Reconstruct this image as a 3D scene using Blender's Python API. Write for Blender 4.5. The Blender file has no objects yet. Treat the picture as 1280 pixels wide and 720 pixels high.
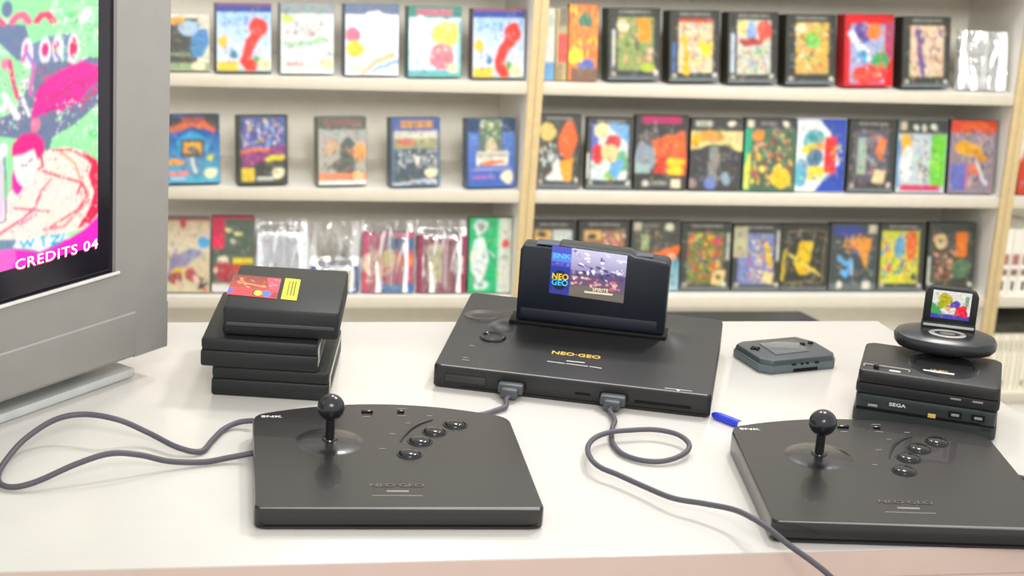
import bpy, bmesh, math, random
import numpy as np
from mathutils import Vector, Matrix

TZ = 1.08                      # height of the counter top above the floor
F = 2400.0                     # focal length in pixels of a 1280 px wide frame
CR = Vector((0.97664846, -0.20433447, 0.06637169))
CU = Vector((-0.00144676, 0.30266817, 0.9530949))
CF = Vector((0.21483874, 0.93093469, -0.29530478))
CAM = Vector((0, 0, TZ + 0.785089))
SC = bpy.context.scene
COL = SC.collection

def ray(x, y): return CR*((x-640)/F) - CU*((y-360)/F) + CF
def at_z(x, y, z):             # point seen at pixel (x, y) on the level z
    d = ray(x, y); return CAM + d*((z-CAM.z)/d.z)
def at_y(x, y, Y):             # point seen at pixel (x, y) on the upright plane Y
    d = ray(x, y); return CAM + d*((Y-CAM.y)/d.y)
def proj(P):
    d = Vector(P)-CAM; z = d.dot(CF); return 640+F*d.dot(CR)/z, 360-F*d.dot(CU)/z

# ------------------------------------------------------------------ materials
def lin(h):
    if not isinstance(h, str): return tuple(h)
    h = h.lstrip('#')
    if len(h) == 3: h = ''.join(c*2 for c in h)
    v = [int(h[i:i+2], 16)/255 for i in (0, 2, 4)]
    return tuple(c/12.92 if c <= .04045 else ((c+.055)/1.055)**2.4 for c in v)
MATS = {}
def mat(name, col='#888888', rough=.5, metal=0, spec=.5, coat=0, var=.06, scale=30, bump=0, bscale=300, emit=0):
    if name in MATS: return MATS[name]
    m = bpy.data.materials.new(name); m.use_nodes = True; nt = m.node_tree; N = nt.nodes; L = nt.links
    b = N['Principled BSDF']
    c = lin(col)
    tc = N.new('ShaderNodeTexCoord')
    nz = N.new('ShaderNodeTexNoise'); nz.inputs['Scale'].default_value = scale; nz.inputs['Detail'].default_value = 3
    L.new(tc.outputs['Object'], nz.inputs['Vector'])
    cr = N.new('ShaderNodeValToRGB')
    cr.color_ramp.elements[0].position = .3; cr.color_ramp.elements[1].position = .7
    cr.color_ramp.elements[0].color = tuple(max(0, x*(1-var)) for x in c)+(1,)
    cr.color_ramp.elements[1].color = tuple(min(1, x*(1+var)) for x in c)+(1,)
    L.new(nz.outputs['Fac'], cr.inputs['Fac']); L.new(cr.outputs['Color'], b.inputs['Base Color'])
    b.inputs['Roughness'].default_value = rough; b.inputs['Metallic'].default_value = metal
    b.inputs['Specular IOR Level'].default_value = spec; b.inputs['Coat Weight'].default_value = coat
    if emit:
        L.new(cr.outputs['Color'], b.inputs['Emission Color']); b.inputs['Emission Strength'].default_value = emit
    if bump:
        n2 = N.new('ShaderNodeTexNoise'); n2.inputs['Scale'].default_value = bscale; L.new(tc.outputs['Object'], n2.inputs['Vector'])
        bp = N.new('ShaderNodeBump'); bp.inputs['Strength'].default_value = bump; bp.inputs['Distance'].default_value = .001
        L.new(n2.outputs['Fac'], bp.inputs['Height']); L.new(bp.outputs['Normal'], b.inputs['Normal'])
    MATS[name] = m; return m
def printed(name, rough=.35, emit=0, coat=.3):
    m = bpy.data.materials.new(name); m.use_nodes = True; nt = m.node_tree; N = nt.nodes; L = nt.links
    b = N['Principled BSDF']; a = N.new('ShaderNodeAttribute'); a.attribute_name = 'Col'
    b.inputs['Roughness'].default_value = rough
    if emit:
        b.inputs['Base Color'].default_value = (.02, .02, .02, 1)
        L.new(a.outputs['Color'], b.inputs['Emission Color']); b.inputs['Emission Strength'].default_value = emit
    else:
        L.new(a.outputs['Color'], b.inputs['Base Color']); b.inputs['Coat Weight'].default_value = coat; b.inputs['Coat Roughness'].default_value = .15
    return m
PRINT = printed('printed_card', .45, 0, .08); SCREEN = printed('glowing_screen', .2, 1.0)
def sleeve_mat():
    m = bpy.data.materials.new('clear_plastic_film'); m.use_nodes = True; nt = m.node_tree; N = nt.nodes; L = nt.links
    N.remove(N['Principled BSDF']); out = N['Material Output']
    tr = N.new('ShaderNodeBsdfTransparent'); tr.inputs['Color'].default_value = (.93, .93, .93, 1)
    gl = N.new('ShaderNodeBsdfGlossy'); gl.inputs['Roughness'].default_value = .12
    df = N.new('ShaderNodeBsdfDiffuse'); df.inputs['Color'].default_value = (1, 1, 1, 1)
    m1 = N.new('ShaderNodeMixShader'); m2 = N.new('ShaderNodeMixShader')
    tc = N.new('ShaderNodeTexCoord'); mp = N.new('ShaderNodeMapping'); mp.inputs['Scale'].default_value = (26, 10, 5)
    nz = N.new('ShaderNodeTexNoise'); nz.inputs['Scale'].default_value = 1.3; nz.inputs['Detail'].default_value = 2; nz.inputs['Distortion'].default_value = .8
    L.new(tc.outputs['Object'], mp.inputs['Vector']); L.new(mp.outputs['Vector'], nz.inputs['Vector'])
    bp = N.new('ShaderNodeBump'); bp.inputs['Strength'].default_value = 1; bp.inputs['Distance'].default_value = .02
    L.new(nz.outputs['Fac'], bp.inputs['Height']); L.new(bp.outputs['Normal'], gl.inputs['Normal'])
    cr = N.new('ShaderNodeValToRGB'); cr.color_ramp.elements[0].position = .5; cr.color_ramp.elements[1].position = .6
    cr.color_ramp.elements[0].color = (.06, .06, .06, 1); cr.color_ramp.elements[1].color = (.92, .92, .92, 1)  # white diffuse streaks paint glare into the film
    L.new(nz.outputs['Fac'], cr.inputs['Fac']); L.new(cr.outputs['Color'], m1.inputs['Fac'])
    m2.inputs['Fac'].default_value = .22
    L.new(tr.outputs[0], m1.inputs[1]); L.new(df.outputs[0], m1.inputs[2])
    L.new(m1.outputs[0], m2.inputs[1]); L.new(gl.outputs[0], m2.inputs[2]); L.new(m2.outputs[0], out.inputs['Surface'])
    return m
FILM = sleeve_mat()

BLK = mat('black_plastic', '#1d1c1c', .42, spec=.45, bump=.25, bscale=900)
BLK2 = mat('matte_black_plastic', '#171a1a', .5, spec=.4, bump=.2, bscale=700)
BLKS = mat('satin_black_plastic', '#221f1f', .27, spec=.5, coat=.25, var=.12, scale=9, bump=.12, bscale=900)
BLKG = mat('gloss_black_plastic', '#101012', .14, spec=.6)
DEEP = mat('recess_black', '#0b0b0c', .6, spec=.2)
EDGEG = mat('edge_highlight_grey', '#8a8888', .4)  # light grey that paints the highlight on front top edges
NAVY = mat('navy_black_plastic', '#0c131e', .38, spec=.4, var=.2, bump=.2, bscale=700)
CORD = mat('grey_black_rubber', '#55525a', .5, spec=.4)
SILV = mat('silver_television_plastic', '#8c8a85', .42, spec=.5, var=.03)
SILV2 = mat('pale_silver_trim', '#d9d7d2', .35)
SILD = mat('darker_silver_plastic', '#8b8d8c', .5)
BEZ = mat('black_bezel', '#15121c', .16, spec=.6)  # slight purple of the reflected picture is put into the black
WHT = mat('white_laminate', '#d3cfc8', .22, spec=.5, var=.01)
TABF = mat('pink_lit_white_panel', '#d8bfb2', .45, var=.02)  # white laminate; the pink cast of the light is put into its colour
SHW = mat('white_shelf_board', '#ece8de', .5, var=.02)
SHE = mat('cream_board_edge', '#c2baa7', .5, var=.03)
BIRCH = mat('birch_upright_edge', '#c4ad7e', .5, var=.06, scale=60)
SHB = mat('grey_back_panel', '#e9e4d6', .6, var=.03)
FLR = mat('grey_vinyl_floor', '#a8a49c', .5, var=.06, scale=8)
WALLM = mat('warm_white_wall', '#c9c4b8', .8, var=.03, scale=5)
PRNW = mat('white_print', '#d8d8d4', .5); PRNG = mat('gold_print', '#d9b458', .4); PRND = mat('grey_print', '#8d8a86', .5)
PRNT = mat('dark_print', '#5a5652', .4)
GGM = mat('charcoal_handheld_plastic', '#556165', .45, bump=.15, bscale=700)
GGD = mat('dark_handheld_face', '#3d4446', .4)
METAL = mat('bright_ring', '#d8d6d2', .25, metal=.5)

# ------------------------------------------------------------------ objects
def tag(o, label=None, cat=None, group=None, kind=None):
    if label: o['label'] = label
    if cat: o['category'] = cat
    if group: o['group'] = group
    if kind: o['kind'] = kind
    return o
def empty(name, loc, rz=0, **k):
    o = bpy.data.objects.new(name, None); o.empty_display_size = .05; COL.objects.link(o)
    o.location = loc; o.rotation_euler = (0, 0, rz); return tag(o, **k)
def link(name, me, m, parent=None, loc=None, rot=None, smooth=True, **k):
    o = bpy.data.objects.new(name, me); COL.objects.link(o)
    if m is not None:
        for q in (m if isinstance(m, (list, tuple)) else [m]): me.materials.append(q)
    if parent: o.parent = parent
    if loc is not None: o.location = loc
    if rot is not None: o.rotation_euler = rot
    if smooth:
        me.polygons.foreach_set('use_smooth', [True]*len(me.polygons))
        try: me.set_sharp_from_angle(angle=math.radians(38))
        except Exception: pass
    return tag(o, **k)
class MB:
    def __init__(s): s.b = bmesh.new()
    def box(s, c, d, bev=0, seg=2, M=None, mi=0):
        t = bmesh.new(); bmesh.ops.create_cube(t, size=1)
        bmesh.ops.scale(t, vec=d, verts=t.verts)
        if bev: bmesh.ops.bevel(t, geom=t.edges[:], offset=bev, segments=seg, profile=.5, affect='EDGES')
        bmesh.ops.translate(t, vec=c, verts=t.verts)
        return s.add(t, M, mi)
    def prism(s, pts, z0, z1, bev=0, M=None, mi=0, top=None):
        """outline pts (x, y) from z0 to z1; top = optional second outline"""
        t = bmesh.new(); top = top or pts
        lo = [t.verts.new((x, y, z0)) for x, y in pts]; hi = [t.verts.new((x, y, z1)) for x, y in top]
        n = len(pts)
        t.faces.new(lo[::-1]); t.faces.new(hi)
        for i in range(n): t.faces.new((lo[i], lo[(i+1) % n], hi[(i+1) % n], hi[i]))
        bmesh.ops.recalc_face_normals(t, faces=t.faces)
        if bev: bmesh.ops.bevel(t, geom=[e for e in t.edges if e.calc_face_angle(0) > .5], offset=bev, segments=2, profile=.5, affect='EDGES')
        return s.add(t, M, mi)
    def lathe(s, prof, n=28, c=(0, 0, 0), M=None, sx=1, sy=1, mi=0, pw=1):
        sp = lambda v: math.copysign(abs(v)**pw, v)
        t = bmesh.new(); rings = []
        for r, z in prof:
            if r < 1e-6: rings.append([t.verts.new((c[0], c[1], c[2]+z))])
            else: rings.append([t.verts.new((c[0]+sx*r*sp(math.cos(2*math.pi*i/n)), c[1]+sy*r*sp(math.sin(2*math.pi*i/n)), c[2]+z)) for i in range(n)])
        for a, b in zip(rings, rings[1:]):
            for i in range(n):
                j = (i+1) % n
                if len(a) == 1 and len(b) == 1: continue
                if len(a) == 1: t.faces.new((a[0], b[i], b[j]))
                elif len(b) == 1: t.faces.new((a[i], a[j], b[0]))
                else: t.faces.new((a[i], a[j], b[j], b[i]))
        bmesh.ops.recalc_face_normals(t, faces=t.faces)
        return s.add(t, M, mi)
    def tube(s, pts, r, n=10, sub=8, caps=True, mi=0):
        P = [Vector(p) for p in pts]; out = []
        for i in range(len(P)-1):
            p0 = P[max(i-1, 0)]; p1 = P[i]; p2 = P[i+1]; p3 = P[min(i+2, len(P)-1)]
            for k in range(sub):
                u = k/sub
                out.append(.5*((2*p1)+(p2-p0)*u+(2*p0-5*p1+4*p2-p3)*u*u+(3*p1-p0-3*p2+p3)*u**3))
        out.append(P[-1])
        t = bmesh.new(); rings = []; up = Vector((0, 0, 1)); X = None
        for i, q in enumerate(out):
            T = (out[min(i+1, len(out)-1)]-out[max(i-1, 0)]).normalized()
            if X is None: X = T.orthogonal().normalized()
            X = (X-T*X.dot(T)).normalized(); Yv = T.cross(X)
            rr = r(i/(len(out)-1)) if callable(r) else r
            rings.append([t.verts.new(q+(X*math.cos(2*math.pi*k/n)+Yv*math.sin(2*math.pi*k/n))*rr) for k in range(n)])
        for a, b in zip(rings, rings[1:]):
            for k in range(n): t.faces.new((a[k], a[(k+1) % n], b[(k+1) % n], b[k]))
        if caps: t.faces.new(rings[0][::-1]); t.faces.new(rings[-1])
        return s.add(t, None, mi)
    def add(s, t, M=None, mi=0):
        if M is not None: bmesh.ops.transform(t, matrix=M, verts=t.verts)
        for f in t.faces: f.material_index = mi
        me = bpy.data.meshes.new('tmp'); t.to_mesh(me); t.free(); s.b.from_mesh(me); bpy.data.meshes.remove(me); return s
    def build(s, name, m, parent=None, **k):
        me = bpy.data.meshes.new(name); s.b.to_mesh(me); s.b.free(); return link(name, me, m, parent, **k)
def text(s, size, m, name, parent, M, ext=.0002, font_scale=(1, 1), shear=0, space=1, **k):
    cu = bpy.data.curves.new('t', 'FONT'); cu.body = s; cu.size = size; cu.align_x = 'CENTER'; cu.align_y = 'CENTER'
    cu.extrude = ext; cu.shear = shear; cu.space_character = space; cu.resolution_u = 3
    if k.pop('bold', 0): cu.offset = size*.02
    o = bpy.data.objects.new('t', cu); COL.objects.link(o)
    dg = bpy.context.evaluated_depsgraph_get(); me = bpy.data.meshes.new_from_object(o.evaluated_get(dg))
    bpy.data.objects.remove(o); me.materials.clear()
    me.transform(M @ Matrix.Diagonal((font_scale[0], font_scale[1], 1, 1)))
    return link(name, me, m, parent, smooth=False, **k)

# ------------------------------------------------------------------ painter: pictures as vertex colours of a fine grid
def paint(ops, w=36, h=52, ss=3, warp=.0, seed=1, grain=0, blur=0):
    W, H = w*ss, h*ss
    X, Y = np.meshgrid((np.arange(W)+.5)/W, (np.arange(H)+.5)/H)
    C = np.zeros((H, W, 3)); X0, Y0 = X, Y
    if warp:
        RR = random.Random(seed); dx = 0; dy = 0
        for k in range(7):
            f = 5+5*k; a1, a2, p1, p2 = (RR.uniform(0, 6.3) for _ in range(4))
            dx = dx+np.sin(f*(X*math.cos(a1)+Y*math.sin(a1))+p1)/(1+.35*k); dy = dy+np.sin(f*(X*math.cos(a2)+Y*math.sin(a2))+p2)/(1+.35*k)
        X, Y = X+warp*dx, Y+warp*dy
    def put(mask, col): C[mask] = lin(col)
    def ell(cx, cy, rx, ry, col, rot=0):
        c, s = math.cos(rot), math.sin(rot); dx, dy = X-cx, Y-cy
        put(((dx*c+dy*s)/rx)**2+((-dx*s+dy*c)/ry)**2 < 1, col)
    def poly(pts, col):
        m = np.zeros_like(X, bool); n = len(pts); j = n-1
        for i in range(n):
            xi, yi = pts[i]; xj, yj = pts[j]
            if yi != yj:
                m ^= ((yi > Y) != (yj > Y)) & (X < (xj-xi)*(Y-yi)/(yj-yi)+xi)
            j = i
        put(m, col)
    def line(pts, wd, col):
        for (x0, y0), (x1, y1) in zip(pts, pts[1:]):
            dx, dy = x1-x0, y1-y0; L2 = dx*dx+dy*dy+1e-9
            t = np.clip(((X-x0)*dx+(Y-y0)*dy)/L2, 0, 1)
            put((X-x0-t*dx)**2+(Y-y0-t*dy)**2 < (wd/2)**2, col)
    for o in ops:
        k, a = o[0], o[1:]
        if k == 'b': C[:] = lin(a[0])
        elif k == 'r': put((X0 >= a[0]) & (X0 < a[2]) & (Y0 >= a[1]) & (Y0 < a[3]), a[4])
        elif k == 'g':
            m = (X >= a[0]) & (X < a[2]) & (Y >= a[1]) & (Y < a[3]); t = ((Y-a[1])/(a[3]-a[1]))[..., None]
            G = np.array(lin(a[4]))*(1-t)+np.array(lin(a[5]))*t; C[m] = G[m]
        elif k == 'e': ell(*a)
        elif k == 'p': poly(a[0], a[1])
        elif k == 'l': line(*a)
        elif k == 'n':
            x0, y0, x1, y1, seed, n, sz, cols = a; R = random.Random(seed)
            for i in range(n*3 if warp else n):
                q_ = sz*(.62 if warp else 1)*(1 if i < n else .6)
                ell(R.uniform(x0+q_*.5, x1-q_*.5), R.uniform(y0+q_*.5, y1-q_*.5), q_*R.uniform(.35, 1), q_*R.uniform(.2, .6), R.choice(cols), R.uniform(0, 3))
        elif k == 't':
            x0, y0, x1, y1, col, seed = a; R = random.Random(seed); x = x0; hh = y1-y0
            while x < x1:
                ww = hh*R.uniform(.35, .6); v = R.random()
                put((X0 >= x) & (X0 < min(x+ww, x1)) & (Y0 >= y0) & (Y0 < y1), col)
                if v > .3: 
                    m = (X0 >= x+ww*.3) & (X0 < x+ww*.7) & (Y0 >= y0+hh*.3) & (Y0 < y0+hh*.65)
                    C[m] = C[m]*.35
                x += ww*1.3
    if warp > .008:
        RR = random.Random(seed+7)
        for i in range(170):
            cx, cy, r1, r2, a1 = RR.uniform(.08, .92), RR.uniform(.1, .92), RR.uniform(.012, .05), RR.uniform(.008, .022), RR.uniform(0, 3)
            c, s_ = math.cos(a1), math.sin(a1); dx, dy = X-cx, Y-cy
            m = ((dx*c+dy*s_)/r1)**2+((-dx*s_+dy*c)/r2)**2 < 1
            C[m] = C[m]*RR.choice((.55, .7, .8)) if RR.random() < .55 else C[m]*.78+.17*np.array(lin(RR.choice(('#e8e0c8', '#e8a880', '#c8d8e8', '#e8d890'))))
    C = C.reshape(h, ss, w, ss, 3).mean(axis=(1, 3))
    if grain:
        g = np.random.RandomState(seed); n1 = g.uniform(-1, 1, (h, w, 1)); n2 = np.repeat(np.repeat(g.uniform(-1, 1, (h//3+1, w//3+1, 3)), 3, 0), 3, 1)[:h, :w]
        m_ = C.mean(axis=2, keepdims=True); C = np.clip((m_+(C-m_)*1.2)*(1+grain*(n1+n2))+.006, 0, 1)
    for i in range(blur):
        P_ = np.pad(C, ((1, 1), (1, 1), (0, 0)), 'edge'); C = (P_[1:-1, 1:-1]*2+P_[:-2, 1:-1]+P_[2:, 1:-1]+P_[1:-1, :-2]+P_[1:-1, 2:])/6
    return C
def canvas(name, img, fn, m, parent, **k):
    """img (h, w, 3); fn(u, v) -> local coordinates with u right, v up"""
    h, w = img.shape[:2]
    us, vs = np.meshgrid(np.linspace(0, 1, w), np.linspace(1, 0, h))
    co = [fn(float(a), float(b)) for a, b in zip(us.ravel(), vs.ravel())]
    fs = [(j*w+i, (j+1)*w+i, (j+1)*w+i+1, j*w+i+1) for j in range(h-1) for i in range(w-1)]
    me = bpy.data.meshes.new(name); me.from_pydata(co, [], fs); me.update()
    at = me.color_attributes.new('Col', 'FLOAT_COLOR', 'POINT')
    c4 = np.ones((h*w, 4), dtype=np.float32); c4[:, :3] = img.reshape(-1, 3); at.data.foreach_set('color', c4.ravel())
    o = link(name, me, m, parent, **k)
    return o

# ------------------------------------------------------------------ camera
cd = bpy.data.cameras.new('camera'); cam = bpy.data.objects.new('camera', cd); COL.objects.link(cam)
cam.matrix_world = Matrix(((CR.x, CU.x, -CF.x, CAM.x), (CR.y, CU.y, -CF.y, CAM.y), (CR.z, CU.z, -CF.z, CAM.z), (0, 0, 0, 1)))
cd.sensor_width = 36; cd.lens = F/1280*36; cd.clip_start = .05
cd.dof.use_dof = True; cd.dof.focus_distance = 2.15; cd.dof.aperture_fstop = 9
SC.camera = cam

# ------------------------------------------------------------------ setting
YF = 4.637                                   # front plane of the shelving
ZS = [TZ-.147, TZ-.430, TZ-.713, TZ-.996]    # upper faces of the shelf boards
BT = .027
MB().box((1, 2.6, -.02), (7, 7.2, .04)).build('floor', FLR, kind='structure')
MB().box((1, 5.3, 1.5), (7, .1, 3)).build('wall_back', WALLM, kind='structure')

def unit(x0, x1, label, edges=True):
    """free-standing shelving unit, outer faces x0..x1"""
    r = empty('shelving_unit', ((x0+x1)/2, YF, 0), label=label, cat='shelving', group=None)
    cx = (x0+x1)/2; D = .34; H = 2.2; t = .019; W = x1-x0
    for s in (-1, 1):
        xx = s*(W/2-t/2)
        MB().box((xx, D/2+.004, H/2), (t, D-.008, H)).build('side_panel', SHW, r)
        MB().box((xx, .001, H/2), (t, .008, H), .001).build('birch_edging', BIRCH, r)
    MB().box((0, D+.004, H/2), (W-.002, .008, H)).build('back_panel', SHB, r)
    for z in [ZS[0]+.283, ZS[0]+.62, ZS[0]+.95]+ZS:
        sh = MB().box((0, D/2+.008, z-BT/2), (W-2*t-.001, D-.008, BT)).build('shelf', SHW, r)
        MB().box((0, .004, z-BT/2), (W-2*t-.001, .006, BT+.001), .001).build('front_edging', SHE, sh)
    MB().box((0, .03, .03), (W-2*t, .02, .058)).build('plinth', SHW, r)
    return r
xa = at_y(657, 135, YF).x; xm = at_y(667.5, 135, YF).x
XL0, XL1 = -.235, at_y(667.2, 135, YF).x
XR0, XR1 = XL1+.001, at_y(1275, 135, YF).x
unit(XL0, XL1, 'white shelving unit left of the middle post, half hidden by the silver television')
unit(XR0, XR1, 'wide white shelving unit between the two birch posts')
unit(XR1+.001, XR1+1.3, 'white shelving unit at the right edge of the photo with cream spines low down')

# black case behind the counter
a = at_z(640, 387, .62); b = at_z(1001, 388, .62); c = at_z(1024, 401, .62)
yb = b.y
MB().prism([(a.x, yb-.5), (c.x+.02, yb-.5), (c.x+(c.x-b.x)*0+.012, c.y-.02), (b.x, yb), (a.x, yb)], 0.0, .62, .006).build('storage_case', mat('dark_blue_black_case', '#232c35', .35, var=.15, scale=6),
    label='dark flat-topped case on the floor between the white table and the shelving', cat='case')

# ------------------------------------------------------------------ covers
def fr(*inner, frame='#2b2c26', seed=1, strip='#63696a', dots=True):
    o = [('b', frame), ('r', 0, .94, 1, 1, strip), ('t', .2, .035, .8, .075, '#8f8d84', seed)]
    o += list(inner)
    if dots: o += [('e', .9, .905, .045, .03, '#d8d6c8'), ('r', .07, .88, .15, .93, '#b8b4a6')]
    return o
def seal(x=.82, y=.86): return ('e', x, y, .12, .085, '#e9e3c0')
MIX = ['#e8c23a', '#d8473a', '#3f8f4a', '#3a5fb0', '#e9e2cc', '#b0532f']
dragon = [('b', '#bcd6ea'), ('g', 0, .1, 1, .9, '#a9c8e8', '#dfe6ea'), ('r', 0, 0, 1, .13, '#2a448f'), ('r', 0, 0, 1, .03, '#9a4a5c'), ('n', .1, .15, .6, .35, 3, 9, .09, ['#6f9ad8', '#88aee2']),
          ('e', .12, .55, .09, .1, '#e2b93c'), ('n', .05, .55, .95, .85, 6, 12, .06, ['#8fb4dc', '#5d8fc8', '#f0f0e8']),
          ('l', [(.8, .3), (.72, .45), (.58, .62), (.5, .8), (.62, .9)], .19, '#e0443c'), ('e', .76, .34, .17, .13, '#df4438'), ('n', .5, .35, .85, .85, 5, 8, .05, ['#ef7b4a', '#c92f35']),
          ('e', .3, .75, .07, .06, '#3c7fae'), ('r', .02, .84, .4, .97, '#e3c353'), ('n', .05, .83, .5, .97, 7, 6, .05, ['#e8953a', '#f1dc6a']), ('e', .72, .8, .07, .06, '#4f9a58'), ('e', .85, .87, .13, .08, '#ece6b4'), ('r', 0, .97, 1, 1, '#6a7a52')]
SPEC = {}
SPEC['L1'] = dict(row=0, off=.02, side='#6d7068', items=[
 (200, 263, 17, [('b', '#d8d2c0'), ('r', .0, .08, .75, .95, '#3a3c34'), ('e', .6, .25, .2, .13, '#a9bdd0'), ('e', .35, .14, .18, .06, '#dba35a'), ('e', .8, .5, .16, .28, '#4f86b4', .35), ('r', 0, .86, 1, 1, '#93a37c'), ('e', .75, .9, .15, .08, '#e2dcbc'), ('r', 0, .68, .6, .74, '#7a8a68')], '#b8b2a2', 'cream game box with black and blue picture, beside the television on the top shelf'),
 (270, 340, 4, dragon, '#5b5a66', 'blue-topped game box with red diagonal shape, second from the television on the top shelf'),
 (350, 418, 4, [('b', '#dce4de'), ('r', 0, 0, 1, .15, '#8e9a9c'), ('e', .15, .22, .12, .07, '#c5d066'), ('n', .1, .26, .8, .48, 3, 14, .08, ['#c39a9c', '#a08a8a', '#d3b0ae']), ('l', [(.1, .6), (.45, .57), (.85, .5)], .06, '#a9cba8'), ('t', .1, .83, .42, .89, '#dc8c86', 3), ('e', .85, .87, .12, .06, '#ece2b4')], '#8d9090', 'whitish game box with grey top band and faint pink lettering on the top shelf'),
 (430, 499, 5, [('b', '#e6eaf0'), ('r', 0, 0, 1, .15, '#66748c'), ('e', .62, .4, .42, .3, '#ffffff'), ('e', .15, .42, .15, .1, '#dc7c90'), ('e', .17, .62, .17, .12, '#e8c65a'), ('l', [(.35, .95), (.6, .78), (.9, .7)], .08, '#e6b98c'), ('l', [(.5, .95), (.75, .85), (1, .8)], .07, '#9db4dc'), ('e', .15, .88, .14, .08, '#f0ecd4'), ('r', .7, .92, 1, .99, '#ffffff')], '#5f6a7c', 'white game box with a yellow and pink ball at its left on the top shelf'),  # the large white ellipse paints glare on the cover
 (509, 577, 8, [('b', '#d6e6ea'), ('r', 0, 0, 1, .16, '#3f7f72'), ('t', .15, .04, .82, .13, '#d2728a', 5), ('e', .2, .4, .2, .25, '#ffffff'), ('e', .7, .4, .26, .2, '#ecd678'), ('e', .62, .72, .24, .2, '#d8808c'), ('n', .3, .25, .85, .9, 9, 14, .07, ['#f2d0c8', '#e6b0a8', '#f0e08c', '#ffffff']), ('r', 0, .9, 1, 1, '#6aa9ac'), ('e', .85, .88, .12, .08, '#ece4bc'), ('r', .93, .2, 1, .95, '#7fb8b8')], '#4f7470', 'green-topped game box with a pink and yellow picture on the top shelf'),
 (589, 656, 11, dragon, '#6a5458', 'blue-topped game box with red diagonal shape, next to the middle post, top shelf')])
SPEC['L2'] = dict(row=1, off=.02, side='#4c5248', items=[
 (208, 276, 143, [('b', '#2c63a8'), ('g', 0, .2, 1, 1, '#1c4c98', '#5aa9c0'), ('p', [(0, 0), (1, 0), (1, .27), (.7, .2), (.3, .2), (0, .27)], '#2b2a2c'), ('l', [(.1, .22), (.3, .14), (.7, .14), (.9, .22)], .08, '#c8684c'), ('t', .28, .05, .72, .1, '#b85a48', 4), ('e', .5, .42, .3, .16, '#3f9cc8'), ('r', .27, .36, .7, .62, '#33302e'), ('r', .32, .4, .65, .56, '#dfa04a'), ('e', .5, .53, .1, .05, '#4a5048'), ('e', .5, .78, .2, .14, '#5c88a4'), ('l', [(.45, .68), (.55, .84)], .06, '#dce6e8'), ('e', .16, .7, .17, .05, '#e69a3e'), ('e', .82, .63, .08, .05, '#d4dc5c'), ('r', .04, .82, .4, .88, '#e58d84'), ('r', .08, .91, .35, .94, '#c8d0d8'), seal(.82, .86)], '#2a3a56', 'blue space game box with a square robot head on the middle left shelf'),
 (298, 361, 144, [('b', '#33342e'), ('r', .06, .03, .94, .62, '#4f5d92'), ('n', .08, .05, .92, .5, 3, 22, .1, ['#d8b64e', '#c9a2b8', '#8fb0d8', '#e8d8d0', '#6a4f8c']), ('p', [(.05, .5), (.94, .45), (.9, .58), (.4, .68), (.05, .76)], '#8a3c74'), ('l', [(.05, .52), (.6, .48)], .05, '#e0743c'), ('e', .7, .62, .2, .04, '#d8d04e'), ('r', .06, .76, .32, .95, '#d8bd52'), ('r', .36, .89, .7, .94, '#c8c8bc'), seal(.8, .85)], '#3c443a', 'dark framed game box with purple and blue battle picture on the middle left shelf'),
 (397, 459, 146, [('b', '#a8a59a'), ('r', 0, 0, 1, .19, '#545c4c'), ('t', .12, .05, .88, .13, '#8a5c5c', 7), ('g', 0, .2, 1, .5, '#a4a8a4', '#b0a494'), ('e', .62, .5, .16, .2, '#4f5754'), ('e', .55, .72, .24, .15, '#5a5e58'), ('e', .3, .45, .15, .1, '#c3a488'), ('e', .85, .5, .15, .13, '#e0a068'), ('n', .05, .4, .95, .85, 5, 18, .08, ['#6f6a62', '#c89a76', '#3f4442', '#b88c6c']), ('r', 0, .82, 1, .92, '#dc8a68'), ('e', .82, .85, .12, .08, '#e8c08c'), ('r', 0, .93, 1, .98, '#f0ece8')], '#6f6f66', 'grey and orange motorbike game box on the middle left shelf'),
 (488, 551, 147, [('b', '#5a6c80'), ('r', 0, 0, 1, .2, '#4a5c90'), ('t', .2, .05, .84, .15, '#e0a03c', 6), ('r', .06, .2, .94, .3, '#d0ccbc'), ('r', .06, .3, .94, .45, '#9a9a76'), ('e', .3, .36, .2, .05, '#b8705a'), ('r', .06, .45, .94, .95, '#48555c'), ('n', .08, .45, .92, .75, 8, 20, .09, ['#c9cdd2', '#8f98a2', '#3a4548', '#e0dcd8']), ('p', [(.42, .55), (.58, .55), (.54, .75)], '#e8dcd8'), seal(.8, .8), ('l', [(.05, .95), (.45, .9), (.9, .93)], .04, '#c8ccd0')], '#565e66', 'blue-grey racing game box with orange title on the middle left shelf'),
 (583, 645, 148, [('b', '#3f62a8'), ('g', 0, .2, 1, .95, '#5a7cb4', '#4b5fa8'), ('r', 0, 0, .25, .2, '#243c5c'), ('r', .72, 0, 1, .2, '#243c5c'), ('r', .25, 0, .72, .55, '#5e6a60'), ('n', .28, 0, .7, .3, 4, 14, .09, ['#8fb04c', '#5c8a3c', '#e0e4d0']), ('e', .5, .42, .12, .12, '#c9c09c'), ('r', .18, .48, .84, .68, '#e4dcd0'), ('t', .2, .5, .82, .57, '#a8a49c', 3), ('e', .52, .65, .25, .035, '#e07848'), ('t', .1, .83, .48, .87, '#b07ab0', 6), ('r', .08, .73, .8, .75, '#a0b0d8'), seal(.82, .85)], '#4a5a70', 'blue game box with a white centre title, beside the middle post on the middle shelf')])
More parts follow.
